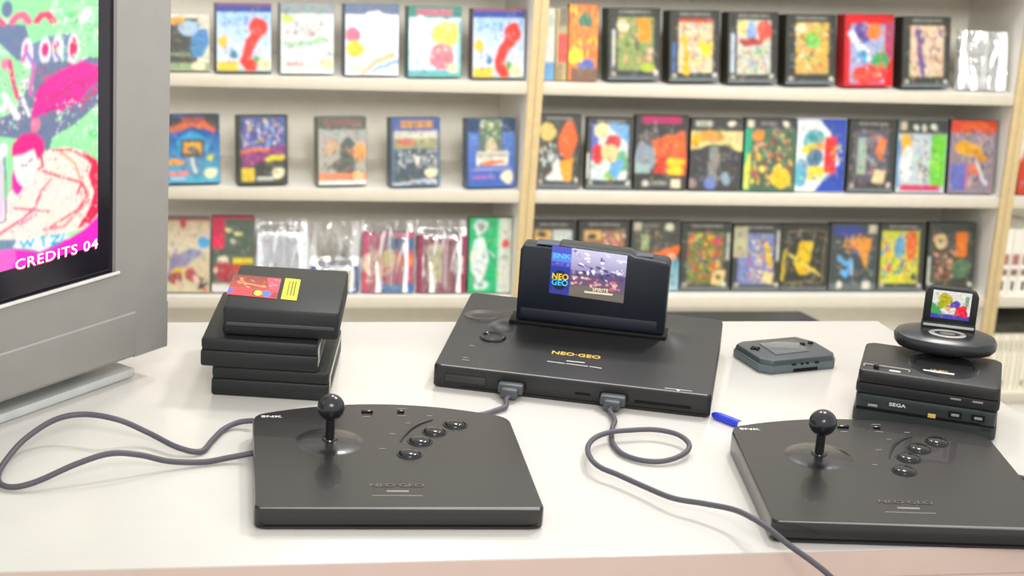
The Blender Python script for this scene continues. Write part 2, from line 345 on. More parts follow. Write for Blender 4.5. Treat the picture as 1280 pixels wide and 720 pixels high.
tan = [('b', '#cdbfa2'), ('g', 0, 0, 1, .5, '#b8a68a', '#d8cdb4'), ('r', 0, 0, 1, .05, '#7a3c3a'), ('e', .4, .1, .07, .05, '#a8483c'), ('e', .88, .35, .14, .08, '#5aa0cc'), ('e', .5, .55, .34, .09, '#9a94ae', -.2), ('e', .22, .65, .12, .2, '#8f88a4', .4), ('e', .3, .73, .15, .08, '#dcc04c'), ('e', .28, .8, .16, .08, '#9c3c48'), ('e', .6, .76, .12, .1, '#b0524c', .4), ('l', [(.7, .82), (.85, .86)], .08, '#e6ccb4'), ('e', .32, .88, .05, .06, '#e0c0a8'), ('l', [(.8, .8), (.86, .82), (.74, .92), (.92, .89)], .04, '#2c2c2a'), ('r', .84, .93, .95, .98, '#c86c5c')]
SPEC['L3'] = dict(row=2, off=.03, side='#a8a294', items=[
 (203, 262, 271, tan, '#5f6f74', 'tan game case with small figures beside the television on the lower shelf'),
 (264, 317, 270, [('b', '#4c5a4c'), ('r', 0, 0, 1, .04, '#b0304c'), ('r', 0, .04, .3, .4, '#b8364e'), ('e', .15, .35, .17, .08, '#d8405c'), ('e', .4, .2, .09, .025, '#e4dc9a'), ('e', .62, .25, .09, .025, '#e4dc9a'), ('e', .5, .35, .07, .03, '#b8c0b0'), ('e', .28, .58, .11, .07, '#e8dcc8'), ('e', .28, .72, .2, .13, '#a83a44'), ('e', .6, .66, .22, .08, '#b04c44'), ('r', .5, .55, .98, .62, '#dcd04c'), ('e', .1, .72, .06, .04, '#e8ccb8'), ('r', 0, .88, 1, 1, '#dcd8d0')], '#5a3840', 'dark green and red game case with slanted yellow eyes on the lower shelf'),
 (320, 384, 290, [('b', '#e6e8ec'), ('r', .2, .1, .9, .6, '#d2d6dc'), ('e', .45, .65, .3, .08, '#6f88c0'), ('r', 0, .88, 1, 1, '#54688c')], '#9aa0a8', 'pale game case in a glaring clear bag, beside the dark green and red case', 275),
 (388, 447, 333, [('b', '#38558f'), ('r', .08, .1, .92, .8, '#ded8ba'), ('n', .2, .2, .8, .7, 4, 14, .12, ['#b8a468', '#8fa06c', '#d8c890']), ('r', .05, .84, .95, .92, '#e0e4e8')], '#3c4c74', 'short blue and cream game case low in a clear bag, behind the cartridge stack', 278),
 (452, 516, 290, [('b', '#b8566c'), ('r', .45, .1, 1, .3, '#3e6488'), ('e', .3, .5, .3, .2, '#e4c6ac'), ('e', .8, .45, .22, .12, '#e07c50'), ('e', .5, .4, .14, .14, '#e8d490'), ('r', 0, .72, .6, .9, '#c85c70'), ('r', .3, .85, 1, 1, '#3f78b0'), ('n', .1, .3, .9, .85, 12, 20, .09, ['#dc8c8c', '#e8c8b0', '#5c88a8', '#d8645c'])], '#7a5464', 'red and blue game case in a shiny clear bag on the lower shelf', 277),
 (520, 582, 295, [('b', '#8c3a50'), ('r', .22, .15, .5, .82, '#e2d9b2'), ('t', .25, .3, .47, .34, '#b8a888', 3), ('r', .57, .05, .61, .95, '#d0a0a0'), ('r', .74, .35, .92, .66, '#d8ccc0'), ('l', [(.72, .62), (.78, .52), (.76, .35)], .04, '#e0ccc8')], '#5c3040', 'maroon game case with a cream panel in a clear bag on the lower shelf', 276),
 (584, 638, 272, [('b', '#2fa86a'), ('r', .7, 0, 1, 1, '#cfd2c6'), ('r', .66, 0, .7, 1, '#8fc8a4'), ('e', .25, .13, .17, .08, '#d8e4dc'), ('e', .25, .13, .09, .045, '#8a9a8c'), ('e', .24, .55, .2, .28, '#dfe8e2'), ('n', .1, .35, .4, .75, 3, 10, .06, ['#b89a94', '#e8f0ec', '#c8b8b0']), ('e', .3, .88, .17, .08, '#d8e4dc'), ('e', .3, .88, .08, .04, '#8f978c'), ('l', [(.15, .2), (.6, .5)], .03, '#cfeede'), ('e', .84, .35, .1, .06, '#c4584c'), ('t', .78, .5, .92, .54, '#8a8880', 2)], '#3f5c48', 'bright green and white game box next to the middle post on the lower shelf')])
SPEC['R1'] = dict(row=0, off=.03, side='#33342c', items=[
 (679, 692, 10, [('b', '#cfd0c4'), ('e', .5, .2, .4, .1, '#b8bcae'), ('r', 0, .75, 1, 1, '#5c94bc')], '#bdbcae', 'thin white and blue book right beside the middle post on the top shelf'),
 (693, 708, 10, [('b', '#a89870'), ('r', .2, .35, 1, .75, '#c8463c'), ('r', 0, .78, .6, 1, '#8a7850'), ('r', .3, 0, 1, .25, '#6a6048')], '#a89c74', 'tan book with a red block between the thin white book and the orange book'),
 (709, 746, 5, [('b', '#d87c2c'), ('n', 0, 0, 1, .7, 4, 22, .16, ['#e89a34', '#b84c24', '#e8c040', '#c8641e']), ('e', .55, .22, .22, .1, '#2f6a4c'), ('e', .25, .66, .28, .1, '#f0cc24'), ('e', .6, .76, .3, .06, '#4a5aa8'), ('r', .1, .83, 1, 1, '#6a4a34')], '#a86a34', 'orange book with yellow and blue patches on the top shelf'),
 (758, 826, 10, fr(('r', .18, .13, .86, .86, '#8a9a5c'), ('n', .2, .15, .84, .84, 2, 26, .1, ['#d8a48c', '#c87c5c', '#7a9a4c', '#5a6450', '#e0c8b0']), ('e', .28, .23, .12, .09, '#dccfb0'), ('r', .58, .14, .8, .46, '#dd9038'), ('r', .08, .3, .13, .8, '#d0d0c4'), ('e', .75, .85, .14, .07, '#a8b83c'), seed=3), '#3c4238', 'dark framed game box with orange block, right beside the orange book'),
 (834, 900, 13, fr(('r', .18, .12, .85, .87, '#d8c6a4'), ('n', .2, .14, .84, .85, 6, 30, .09, ['#e8c044', '#d86a5c', '#e8e0d0', '#9ac0d0', '#c85a6c']), ('l', [(.28, .35), (.35, .85)], .1, '#e0b040'), ('p', [(.55, .5), (.85, .45), (.8, .65)], '#ecc83c'), ('r', .18, .12, .85, .17, '#b0503c'), ('r', .07, .45, .12, .85, '#5878b0')), '#2c2a22', 'dark framed game box with yellow and pink art on the top shelf'),
 (907, 973, 15, fr(('r', .18, .12, .84, .87, '#c8c4b8'), ('e', .3, .22, .13, .1, '#e8d890'), ('e', .45, .25, .1, .12, '#8aa8d8'), ('e', .7, .25, .13, .14, '#d85c50'), ('e', .45, .4, .26, .06, '#a8443c'), ('n', .2, .45, .82, .85, 3, 22, .08, ['#9a9a94', '#c8d44c', '#6a9a4c', '#d8806c', '#8aa4c8']), ('r', .06, .3, .13, .85, '#c0ccd4')), '#2f2a22', 'dark framed game box with red lettering over grey art on the top shelf'),
 (979, 1045, 18, fr(('r', .2, .12, .85, .84, '#c8a864'), ('n', .2, .14, .84, .82, 9, 30, .09, ['#e0884c', '#7ac05c', '#e8d84c', '#d85c50', '#e8e4c8', '#9a7a5c']), ('e', .5, .38, .15, .11, '#7cc060'), ('e', .3, .22, .12, .07, '#e8dcb0')), '#26241c', 'dark framed game box with green and yellow cartoon art on the top shelf'),
 (1052, 1117, 18, [('b', '#c83034'), ('r', .12, .14, .82, .95, '#a0a8c8'), ('e', .35, .25, .16, .14, '#5a4a8c'), ('e', .6, .22, .14, .12, '#e88048'), ('l', [(.15, .25), (.5, .6)], .12, '#e4e8ec'), ('e', .38, .58, .1, .1, '#4a9ac8'), ('e', .75, .65, .18, .12, '#3f9a5c'), ('e', .5, .83, .36, .13, '#d84c48'), ('n', .15, .3, .8, .92, 3, 12, .07, ['#e8e0d0', '#d85c50', '#e8b050', '#4a8c5c']), ('r', .84, .1, 1, .6, '#a84c68')], '#a82428', 'bright red game box on the top right shelf'),
 (1124, 1188, 21, fr(('r', .17, .13, .85, .84, '#d8c0a4'), ('n', .2, .14, .84, .82, 11, 30, .1, ['#e8c8a4', '#6a5a84', '#d89a5c', '#b8606c', '#f0dcc8', '#8a7498']), ('l', [(.3, .2), (.42, .8)], .1, '#6a5484')), '#28221c', 'dark framed game box with peach and purple art, beside the empty clear protector'),
 ])
SPEC['R2'] = dict(row=1, off=.03, side='#25261f', items=[
 (671, 722, 143, fr(('r', 0, .1, .85, .9, '#3c3c2c'), ('e', .25, .22, .2, .12, '#d8c078'), ('e', .72, .35, .2, .25, '#d8683c'), ('n', .05, .38, .6, .75, 2, 14, .12, ['#e8ecec', '#c8ccc8', '#3a3c34']), ('p', [(.2, .9), (.5, .6), (.65, .9)], '#e8e4dc'), ('p', [(.5, .65), (.85, .6), (.8, .9), (.6, .9)], '#e8a040'), seed=8), '#24261e', 'dark game box with orange curve and white shapes beside the middle post'),
 (733, 788, 147, fr(('r', .1, .1, .88, .87, '#d8e0d8'), ('r', .1, .1, .25, .6, '#5a6cb0'), ('e', .3, .2, .13, .1, '#e4dca8'), ('e', .55, .35, .16, .11, '#c84450'), ('e', .25, .52, .13, .13, '#c83c3c'), ('e', .5, .5, .16, .1, '#e8c890'), ('p', [(.4, .1), (.88, .1), (.88, .4)], '#7aa8d0'), ('p', [(.4, .85), (.55, .65), (.7, .87)], '#8ab44c'), ('e', .75, .6, .13, .15, '#6aa884'), ('p', [(.5, .6), (.75, .55), (.7, .87), (.55, .8)], '#6aa4d0'), ('r', 0, .5, .06, .85, '#c8c8c0')), '#1c1e1c', 'dark framed game box with white, red and blue cover on the middle right shelf'),
 (793, 856, 144, [('b', '#242420'), ('r', .12, .02, .85, .11, '#b02860'), ('e', .2, .55, .2, .22, '#8a949c'), ('e', .25, .3, .2, .1, '#5a5450'), ('p', [(.3, .32), (.95, .2), (.95, .8), (.45, .8), (.35, .5)], '#d8683c'), ('n', .45, .3, .9, .6, 4, 10, .1, ['#e0804c', '#c8503c', '#b84838']), ('p', [(.35, .8), (.45, .55), (.65, .5), (.6, .8)], '#d0402e'), ('e', .75, .62, .17, .055, '#f2cc20'), ('e', .75, .74, .17, .055, '#f2cc20'), ('r', .02, .65, .3, .78, '#9ab0ac'), ('r', .7, .85, .88, .97, '#dcd4b8'), ('e', .22, .9, .07, .045, '#e0dccc'), ('t', .35, .88, .62, .93, '#a8a69c', 3)], '#2a1c18', 'black game box with orange shape, yellow ovals and a crimson title strip'),
 (862, 924, 148, [('b', '#2c2c28'), ('t', .1, .04, .4, .12, '#c8c4b4', 4), ('e', .75, .08, .07, .045, '#e4e0cc'), ('r', 0, .18, 1, .45, '#d8c890'), ('e', .4, .27, .25, .09, '#c8944c'), ('e', .12, .3, .1, .1, '#dca43c'), ('p', [(0, .45), (.5, .38), (.62, .36), (1, .52), (1, .95), (0, .95)], '#2f2f30'), ('e', .45, .65, .1, .25, '#7a7a74'), ('e', .4, .9, .1, .08, '#6878b0'), ('e', .68, .82, .08, .1, '#8a9ca8'), ('e', .05, .88, .1, .06, '#8c8078')], '#24221e', 'game box with a pale sky above a dark mountain shape'),
 (929, 992, 148, [('b', '#3c5c44'), ('r', 0, 0, 1, .15, '#2c2c28'), ('r', .05, .03, .17, .13, '#d8d4bc'), ('t', .3, .05, .6, .1, '#8a887c', 3), ('e', .75, .08, .06, .04, '#e4e0d0'), ('r', 0, .15, .14, 1, '#2a9c74'), ('n', .15, .17, .95, .95, 5, 34, .12, ['#c8503c', '#4a7a4c', '#d8b08c', '#7a3830', '#e8b84c', '#f0d46c', '#5a8a6c']), ('e', .25, .25, .13, .08, '#d88c3c'), ('e', .7, .82, .2, .14, '#f0c040'), ('l', [(.1, .55), (.08, .95)], .09, '#e0d060')], '#203028', 'crowded green and red jungle game box on the middle right shelf'),
 (993, 1052, 148, [('b', '#2f48a0'), ('p', [(0, 0), (.45, 0), (.8, .3), (.9, .6), (.4, 1), (0, 1)], '#e6e8e6'), ('e', .35, .3, .22, .15, '#4a9c9c'), ('e', .3, .42, .17, .08, '#e0c840'), ('r', .58, .25, .82, .75, '#d83c30'), ('e', .4, .55, .18, .12, '#4c6c88'), ('e', .35, .75, .25, .1, '#ecd438'), ('e', .5, .38, .1, .08, '#d8a05c'), ('e', .12, .75, .14, .2, '#6ca8bc'), ('n', .1, .1, .6, .9, 3, 14, .06, ['#3c6890', '#e8e8dc', '#58a0a0']), ('n', .7, .2, .95, .7, 3, 6, .07, ['#e4d870', '#3050a8'])], '#c8ccc8', 'blue and white game box with a red upright bar'),
 (1059, 1114, 150, fr(('r', .12, .14, .85, .85, '#54505c'), ('n', .2, .18, .8, .8, 7, 18, .1, ['#8a98a8', '#c86c44', '#a8a0b0', '#5a5c8c', '#b8c0a8']), ('r', .2, .25, .38, .75, '#9cac9c'), ('e', .68, .4, .1, .15, '#d87c4c'), ('p', [(.5, .88), (.55, .7), (.82, .7), (.78, .88)], '#dcc89c')), '#201e1e', 'dim grey-violet game box in a dark frame on the middle right shelf'),
 (1120, 1178, 150, [('b', '#b8c4c4'), ('r', 0, 0, 1, .19, '#2c2a26'), ('r', .04, .03, .17, .14, '#c8c4a4'), ('e', .35, .1, .05, .035, '#d8d8c8'), ('e', .52, .1, .05, .035, '#d8d8c8'), ('e', .72, .1, .06, .04, '#dcdccc'), ('r', .68, .2, .98, .9, '#6cbc3c'), ('n', .66, .3, .9, .8, 3, 10, .08, ['#8ad04c', '#4a9c30']), ('e', .15, .35, .12, .14, '#dca838'), ('e', .2, .6, .12, .25, '#e4e8e8'), ('n', .42, .25, .68, .85, 6, 16, .08, ['#3c342c', '#6a5a4c', '#d8a03c', '#e0d8cc']), ('r', .1, .88, .9, .97, '#c03c64'), ('l', [(.04, .3), (.02, .9)], .06, '#5c8cb8')], '#74848c', 'game box with a bright lime green band down its right side'),
 (1185, 1239, 150, [('b', '#8a7c84'), ('r', 0, 0, 1, .18, '#c84c34'), ('e', .5, .08, .3, .06, '#d8642c'), ('n', .05, .15, .95, .9, 5, 26, .12, ['#6c6070', '#a898a0', '#4c4450', '#b89c94']), ('e', .4, .4, .3, .09, '#dca43c', .2), ('e', .6, .48, .24, .06, '#c88c3c', .3), ('r', .04, .6, .38, .95, '#6468a8'), ('r', .38, .58, .42, .95, '#c06480'), ('e', .55, .68, .12, .08, '#d87c5c'), ('l', [(.55, .55), (.85, .85)], .05, '#d8d4d8')], '#4c444c', 'red-topped game box with a golden beast shape, last box on the middle right shelf')])
SPEC['R3'] = dict(row=2, off=.05, side='#1d1f18', items=[
 (662, 716, 276, fr(('r', .1, .13, .9, .88, '#8a9088'), ('r', .1, .14, .45, .28, '#d8b46c'), ('e', .25, .2, .08, .05, '#4a3c28'), ('r', .5, .13, .9, .5, '#c8ccc8')), '#1c1e18', 'dark game box beside the middle post, mostly behind the upright cartridge'),
 (722, 782, 276, fr(('r', .1, .13, .9, .88, '#8a5c40'), ('r', .12, .14, .45, .28, '#d8b070'), ('e', .27, .2, .07, .05, '#3c3224'), ('n', .45, .13, .9, .5, 5, 14, .1, ['#e0a08c', '#f0dcc8', '#b8503c', '#e8c48c'])), '#1e201a', 'dark game box with cream and pink art, behind the middle of the upright cartridge'),
 (788, 846, 276, [('b', '#3a3c32'), ('r', .05, .03, .2, .14, '#c8c4ac'), ('t', .25, .05, .55, .1, '#7c7a6c', 4), ('e', .76, .09, .09, .06, '#dcdcc4'), ('r', .2, .2, .35, .42, '#9cac7c'), ('e', .7, .45, .35, .07, '#d86c34', -.2), ('e', .85, .5, .08, .06, '#e8b48c'), ('n', .1, .15, .9, .6, 7, 14, .08, ['#4c5040', '#6a6c58', '#8c6c4c']), ('g', .6, .55, 1, 1, '#5c8c9c', '#9cc0c4')], '#202018', 'dark green game box with orange lettering, right of the upright cartridge top'),
 (850, 910, 278, fr(('r', .14, .14, .85, .9, '#6c6c34'), ('n', .15, .14, .84, .88, 9, 46, .1, ['#d83c3c', '#e0d03c', '#5ca048', '#e07c34', '#c8304c', '#3c5c34', '#6a4c8c']), ('p', [(.62, .92), (.68, .68), (.92, .68), (.88, .92)], '#dcc08c'), ('e', .78, .8, .06, .05, '#4a3c24'), ('r', .9, .15, .95, .55, '#c8c8bc')), '#22241c', 'dark game box crowded with red, yellow and green shapes on the lower right shelf'),
 (915, 972, 280, fr(('r', .12, .14, .84, .9, '#7880a8'), ('r', .02, .05, .3, .5, '#b4ac8c'), ('n', .3, .18, .82, .88, 4, 34, .09, ['#e8e0d0', '#d8a83c', '#b8485c', '#dcb48c', '#6a6a94', '#f0e8dc']), ('l', [(.7, .3), (.8, .6)], .1, '#e4bc3c'), ('p', [(.6, .9), (.66, .72), (.86, .72), (.84, .9)], '#dcc694'), ('r', .9, .1, .95, .55, '#d0d0c4')), '#222018', 'dark game box with a tan corner and gold art on the lower right shelf'),
 (975, 1032, 280, [('b', '#232519'), ('l', [(.15, .12), (.9, .12), (.86, .87), (.1, .87), (.15, .12)], .015, '#8a7c4c'), ('r', .03, .93, 1, 1, '#5a6060'), ('p', [(.38, .3), (.68, .26), (.6, .62), (.75, .68), (.4, .76), (.28, .6)], '#d8b434'), ('l', [(.15, .45), (.8, .75)], .035, '#e4cc6c'), ('l', [(.08, .4), (.05, .8)], .05, '#c8b040'), ('n', .35, .3, .65, .7, 3, 8, .05, ['#b8942c', '#f0d86c', '#232519'])], '#1a1c14', 'black game box with a single gold emblem on the lower right shelf'),
 (1036, 1093, 279, [('b', '#38403c'), ('e', .4, .12, .35, .1, '#3c4484'), ('r', .78, .03, .94, .15, '#d0c8b0'), ('n', .25, .15, .9, .5, 6, 20, .1, ['#d89c44', '#e0783c', '#e8bc5c', '#6a708c']), ('p', [(.3, .25), (.85, .2), (.75, .7), (.6, .45)], '#d8944c'), ('l', [(.2, .5), (.3, .62), (.45, .58), (.35, .75), (.25, .72)], .07, '#6aa8d8'), ('l', [(.45, .6), (.48, .75)], .04, '#a8c8e0'), ('r', .02, .88, 1, 1, '#5c6464'), ('e', .22, .92, .07, .04, '#dcd8cc'), ('r', .7, .86, .86, .97, '#d8d4c4')], '#1c1e1c', 'dark blue-grey game box with orange burst and pale blue swirl'),
 (1097, 1151, 279, fr(('r', .06, .12, .86, .88, '#c8c854'), ('n', .06, .14, .84, .86, 5, 44, .11, ['#5a9ac8', '#d8503c', '#e8dc4c', '#7ab83c', '#e8b080', '#4c4c8c', '#d86c3c']), ('e', .72, .35, .12, .22, '#dc6c3c'), ('e', .45, .35, .14, .16, '#6c9cb4'), ('e', .8, .8, .06, .04, '#3c3c24')), '#1e2018', 'dark framed game box with yellow, blue and orange cartoon art on the lower right shelf'),
 (1158, 1214, 278, fr(('b', '#30362a'), ('e', .28, .27, .14, .1, '#d8b888'), ('e', .28, .27, .05, .03, '#3c4030'), ('r', .58, .14, .82, .5, '#d8783c'), ('n', .12, .4, .6, .85, 8, 22, .09, ['#c8846c', '#d8a88c', '#6c5c3c', '#a85c44']), ('e', .7, .68, .2, .15, '#4c6c4c'), ('r', .02, .5, .07, .9, '#c8c8bc')), '#24281e', 'dark green game box with orange block, last on the lower right shelf')])

def game_box(px0, px1, ptop, row, off, ops, side, label, group, bag=None, lean=9, thick=.028, w=38, h=54, yaw=0, ex=(0, 0)):
    Y = YF+off; zs = ZS[row]; th = math.radians(lean)
    lift = thick*math.sin(th)
    pb = proj((at_y((px0+px1)/2, 200, Y).x, Y, zs))[1]
    P0 = at_y(px0+ex[0], pb, Y); P1 = at_y(px1+ex[1], pb, Y)
    cx = (P0.x+P1.x)/2; W = P1.x-P0.x
    lo, hi = .05, .4
    for i in range(30):
        m = (lo+hi)/2
        if proj((cx, Y+m*math.sin(th), zs+lift+m*math.cos(th)))[1] > ptop: lo = m
        else: hi = m
    H = (lo+hi)/2
    r = empty('game_box', (cx, Y, zs), math.radians(yaw), label=label, cat='game box', group=group)
    M = Matrix.Translation((0, 0, lift+.0003)) @ Matrix.Rotation(-th, 4, 'X')
    MB().box((0, thick/2, H/2), (W, thick, H), .0012, 1, M=M).build('carton', mat('carton_'+side[1:], side, .4), r)
    img = paint(ops, w, h, 3, warp=.014, seed=int(px0), grain=.11, blur=1)
    img = img*.78
    canvas('front_cover', img, lambda u, v: M @ Vector(((u-.5)*(W-.003), -.0008, .0015+v*(H-.003))), PRINT, r)
    if bag:
        lo, hi = .05, .4
        for i in range(30):
            m = (lo+hi)/2
            if proj((cx, Y+m*math.sin(th), zs+lift+m*math.cos(th)))[1] > bag: lo = m
            else: hi = m
        HB = max((lo+hi)/2, H+.004); WB = W+.006
        n, q = 26, 20
        co = []; fs = []
        for s_ in (0, 1):
            for j in range(q+1):
                for i in range(n+1):
                    u, v = i/n, j/q
                    wv = .0022*math.sin(u*19+v*5+cx*40)*math.sin(v*7+u*6)+.0015*math.sin(u*41+v*3)
                    edge = min(1, 6*min(u, 1-u))
                    y = (-.0035-abs(wv))*edge+thick*.5*(1-edge) if s_ == 0 else thick*.5+(thick*.5+.002)*edge
                    if v*HB > H: k_ = min(1, (v*HB-H)/.015); y = y*(1-k_)+(thick*.5+wv)*k_
                    co.append(M @ Vector(((u-.5)*WB, y, v*HB+.0012)))
        for s_ in (0, 1):
            b0 = s_*(n+1)*(q+1)
            for j in range(q):
                for i in range(n): fs.append((b0+j*(n+1)+i, b0+j*(n+1)+i+1, b0+(j+1)*(n+1)+i+1, b0+(j+1)*(n+1)+i))
        me = bpy.data.meshes.new('plastic_sleeve'); me.from_pydata(co, [], fs)
        link('plastic_sleeve', me, FILM, r, label='clear plastic sleeve')
    return r
GR = {'L1': 'game boxes on the top left shelf', 'L2': 'game boxes on the middle left shelf', 'L3': 'game cases on the lower left shelf',
      'R1': 'game boxes on the top right shelf', 'R2': 'game boxes on the middle right shelf', 'R3': 'game boxes on the lower right shelf'}
for key, sp in SPEC.items():
    for it in sp['items']:
        game_box(it[0], it[1], it[2], sp['row'], sp['off'], it[3], it[4], it[5], GR[key], bag=(it[6] if len(it) > 6 else None),
                 thick={'L1': .036, 'L2': .042, 'R1': .046 if it[0] > 750 else .02}.get(key, .026), yaw={'L1': 6, 'L2': 8, 'R1': 7 if it[0] > 750 else 0}.get(key, 0),
                 lean={'L2': 10, 'R1': 11}.get(key, 9), ex=(-2, 1.5) if key in ('R2', 'R3') else (0, 0))

# empty clear box protector at the end of the top right shelf
def protector():
    Y = YF+.03; zs = ZS[0]
    P0 = at_y(1198, 112, Y); P1 = at_y(1257, 112, Y); W = P1.x-P0.x; cx = (P0.x+P1.x)/2
    r = empty('box_protector', (cx, Y, zs), label='empty clear plastic box protector at the right end of the top shelf', cat='box protector')
    M = Matrix.Translation((0, 0, .0068)) @ Matrix.Rotation(-math.radians(12), 4, 'X')
    H = .155
    mb = MB()
    for y in (0, .028): mb.box((0, y, H/2), (W, .0006, H), M=M)
    for x in (-W/2, W/2): mb.box((x, .014, H/2), (.0006, .028, H), M=M)
    mb.box((0, .014, .0003), (W, .028, .0006), M=M)
    mb.build('clear_shell', FILM, r)
    MB().box((0, .026, H*.42), (W*.92, .0004, H*.8), M=M).build('paper_insert', mat('pale_grey_insert', '#c4c0b6', .5), r)
    mb = MB()
    for i, (z, w) in enumerate([(.6, .4), (.45, .3), (.28, .5)]): mb.box((0, .0248, H*z), (W*w, .0004, .005), M=M)
    mb.build('insert_lettering', mat('insert_grey', '#8a8a84', .6), r)
protector()

# things in the right-hand unit
def spine_book(x0, w, row, h, off, col, label, group, pic=None, name='boxed_book', dd=.15):
    r = empty(name, (x0+w/2, YF+off, ZS[row]+.0003), label=label, cat='book', group=group)
    MB().box((0, dd/2, h/2), (w-.0008, dd, h), .001, 1).build('cover_case', mat('spine_'+col[1:], col, .5, var=.03), r)
    ops = [('b', col)]
    ops += pic or []
    img = paint(ops, 8, 40)
    canvas('spine_print', img, lambda u, v: Vector(((u-.5)*(w-.003), -.0006, .002+v*(h-.004))), PRINT, r)
x3 = at_y(1258, 330, YF+.05).x - .03
xu = XR1+.022
ordw = ['first', 'second', 'third', 'fourth', 'fifth', 'sixth', 'seventh', 'eighth', 'ninth', 'tenth', 'eleventh', 'twelfth']
wd = [.034, .03, .034, .03]
xx = xu+.004
for i, w in enumerate(wd):
    pic = [('r', .15, .38, .85, .55, '#a0685c'), ('r', .15, .62, .85, .72, '#7a5a48'), ('r', .35, .8, .65, .95, '#4c4a44')] if i != 3 else [('r', .2, .3, .8, .5, '#4a6a9a')]
    spine_book(xx, w, 2, .185, .04, ['#e2ddd0', '#ded8ca', '#e5e0d4', '#d8d2c4'][i], ordw[i]+' white-spined case from the right-hand post on the lower shelf', 'white-spined cases right of the post', pic)
    xx += w
xx = xu+.003
for i in range(12):
    w = .0155
    pic = [('t', .2, .1, .8, .3, '#b8b09c', i), ('r', .3, .82, .75, .92, '#6a655a') if i % 4 == 3 else ('r', .3, .85, .6, .87, '#bdb5a2')]
    spine_book(xx, w, 3, .165, .03, '#e6dfca' if i % 2 else '#ddd5bd', ordw[i]+' thin cream spine from the right-hand post on the bottom shelf', 'thin cream spines on the bottom right shelf', pic, 'thin_book')
    xx += w
MB().box((xx-.09, YF+.03+.09, ZS[3]+.165+.0165), (.185, .16, .03), .006).build('folded_cloth', mat('olive_black_cloth', '#35352a', .9, var=.4, scale=60, bump=1, bscale=200),
    label='dark folded cloth lying on top of the thin cream spines', cat='cloth')
game_box(1270, 1335, 150, 1, .03, [('b', '#b8402c'), ('p', [(0, 0), (.4, 0), (0, .6)], '#e4dcd0'), ('n', .1, .3, .9, .9, 2, 16, .12, ['#d8604c', '#7a2820', '#e0a890'])], '#9a3428',
         'red game box cut off by the right edge of the photo on the middle shelf', 'game boxes in the right-hand unit')

# ------------------------------------------------------------------ white counter
def table():
    pts = [(-1.0, 1.636), (1.134, 1.617), (1.053, 2.329), (-1.0, 2.333)]
    r = empty('display_table', (.2, 1.95, 0), label='long glossy white table holding the consoles and arcade sticks', cat='table')
    L = lambda p: (p[0]-.2, p[1]-1.95)
    MB().prism([L(p) for p in pts], TZ-.03, TZ, .0015).build('tabletop', WHT, r)
    e0 = L((-.999, pts[0][1]-.0008)); e1 = L((1.133, pts[1][1]-.0008))
    MB().prism([e0, e1, (e1[0], e1[1]+.0006), (e0[0], e0[1]+.0006)], TZ-.0295, TZ-.0012).build('front_edging', TABF, r)
    seam = at_y(1003, 700, 1.622)
    n = Vector((pts[1][0]-pts[0][0], pts[1][1]-pts[0][1], 0)).normalized()
    def fp(xa, xb):
        f = lambda x: pts[0][1]+(x-pts[0][0])*n.y/n.x
        MB().prism([L((xa, f(xa)+.001)), (xb-.2, f(xb)+.001-1.95), (xb-.2, f(xb)+.021-1.95), L((xa, f(xa)+.021))], .08, TZ-.0305, .001).build('front_panel', TABF, r)
    s = seam.x
    for xa, xb in ((-.998, -.45), (-.446, .12), (.124, s-.003), (s+.003, 1.128)): fp(xa, xb)
    MB().prism([L((-.98, 1.68)), L((1.10, 1.66)), L((1.03, 2.30)), L((-.98, 2.31))], 0, TZ-.031).build('cabinet_body', mat('white_cabinet', '#c9b8ae', .5), r)
table()

# ------------------------------------------------------------------ height-field shells (console, arcade stick)
def shell(W, D, hf, hb, bulge=0, hump=None, nx=90, ny=64, inset=.002, back_taper=0, cr=.012):
    """closed shell: sloping top z(x, y) plus hump, arched back edge, rounded corners"""
    hump = hump or (lambda x, y: 0)
    def pos(s, t):
        x = W*(s-.5); yb = D/2+bulge*(1-(2*s-1)**2)
        d = min(s, 1-s)*W
        # rounded corners
        rb = cr-math.sqrt(max(0, cr*cr-(cr-d)**2)) if d < cr else 0
        y0 = -D/2+rb*.5; y1 = yb-rb
        y = y0+(y1-y0)*t
        return x*(1-back_taper*t), y
    def top(x, y):
        t = (y+D/2)/D; z = hf+(hb-hf)*t
        return z+hump(x, y)
    bm = bmesh.new(); G = []
    for j in range(ny+1):
        row = []
        for i in range(nx+1):
            x, y = pos(i/nx, j/ny); row.append(bm.verts.new((x, y, top(x, y))))
        G.append(row)
    for j in range(ny):
        for i in range(nx): bm.faces.new((G[j][i], G[j][i+1], G[j+1][i+1], G[j+1][i]))
    loop = [G[0][i] for i in range(nx+1)]+[G[j][nx] for j in range(1, ny+1)]+[G[ny][i] for i in range(nx-1, -1, -1)]+[G[j][0] for j in range(ny-1, 0, -1)]
    def ring(prev, dz, k, absz=None):
        out = []
        for v in prev:
            out.append(bm.verts.new((v.co.x*k[0], v.co.y*k[1], absz if absz is not None else v.co.z-dz)))
        n = len(prev)
        for i in range(n): bm.faces.new((prev[i], out[i], out[(i+1) % n], prev[(i+1) % n]))
        return out
    a = ring(loop, .0012, (1.004, 1.005)); b = ring(a, .0022, (1.003, 1.004)); c = ring(b, 0, (1, 1), .003); d = ring(c, 0, (.985, .985), .0)
    bm.faces.new(d)
    bmesh.ops.recalc_face_normals(bm, faces=bm.faces)
    me = bpy.data.meshes.new('shell'); bm.to_mesh(me); bm.free()
    return me, top
def local(root_xy, rz, px, py, top, z0=TZ):
    """pixel -> local coordinates on a sloped top surface"""
    z = .03
    for i in range(12):
        P = at_z(px, py, z0+z); dx, dy = P.x-root_xy[0], P.y-root_xy[1]
        x = dx*math.cos(rz)+dy*math.sin(rz); y = -dx*math.sin(rz)+dy*math.cos(rz); z = top(x, y)
    return x, y, z
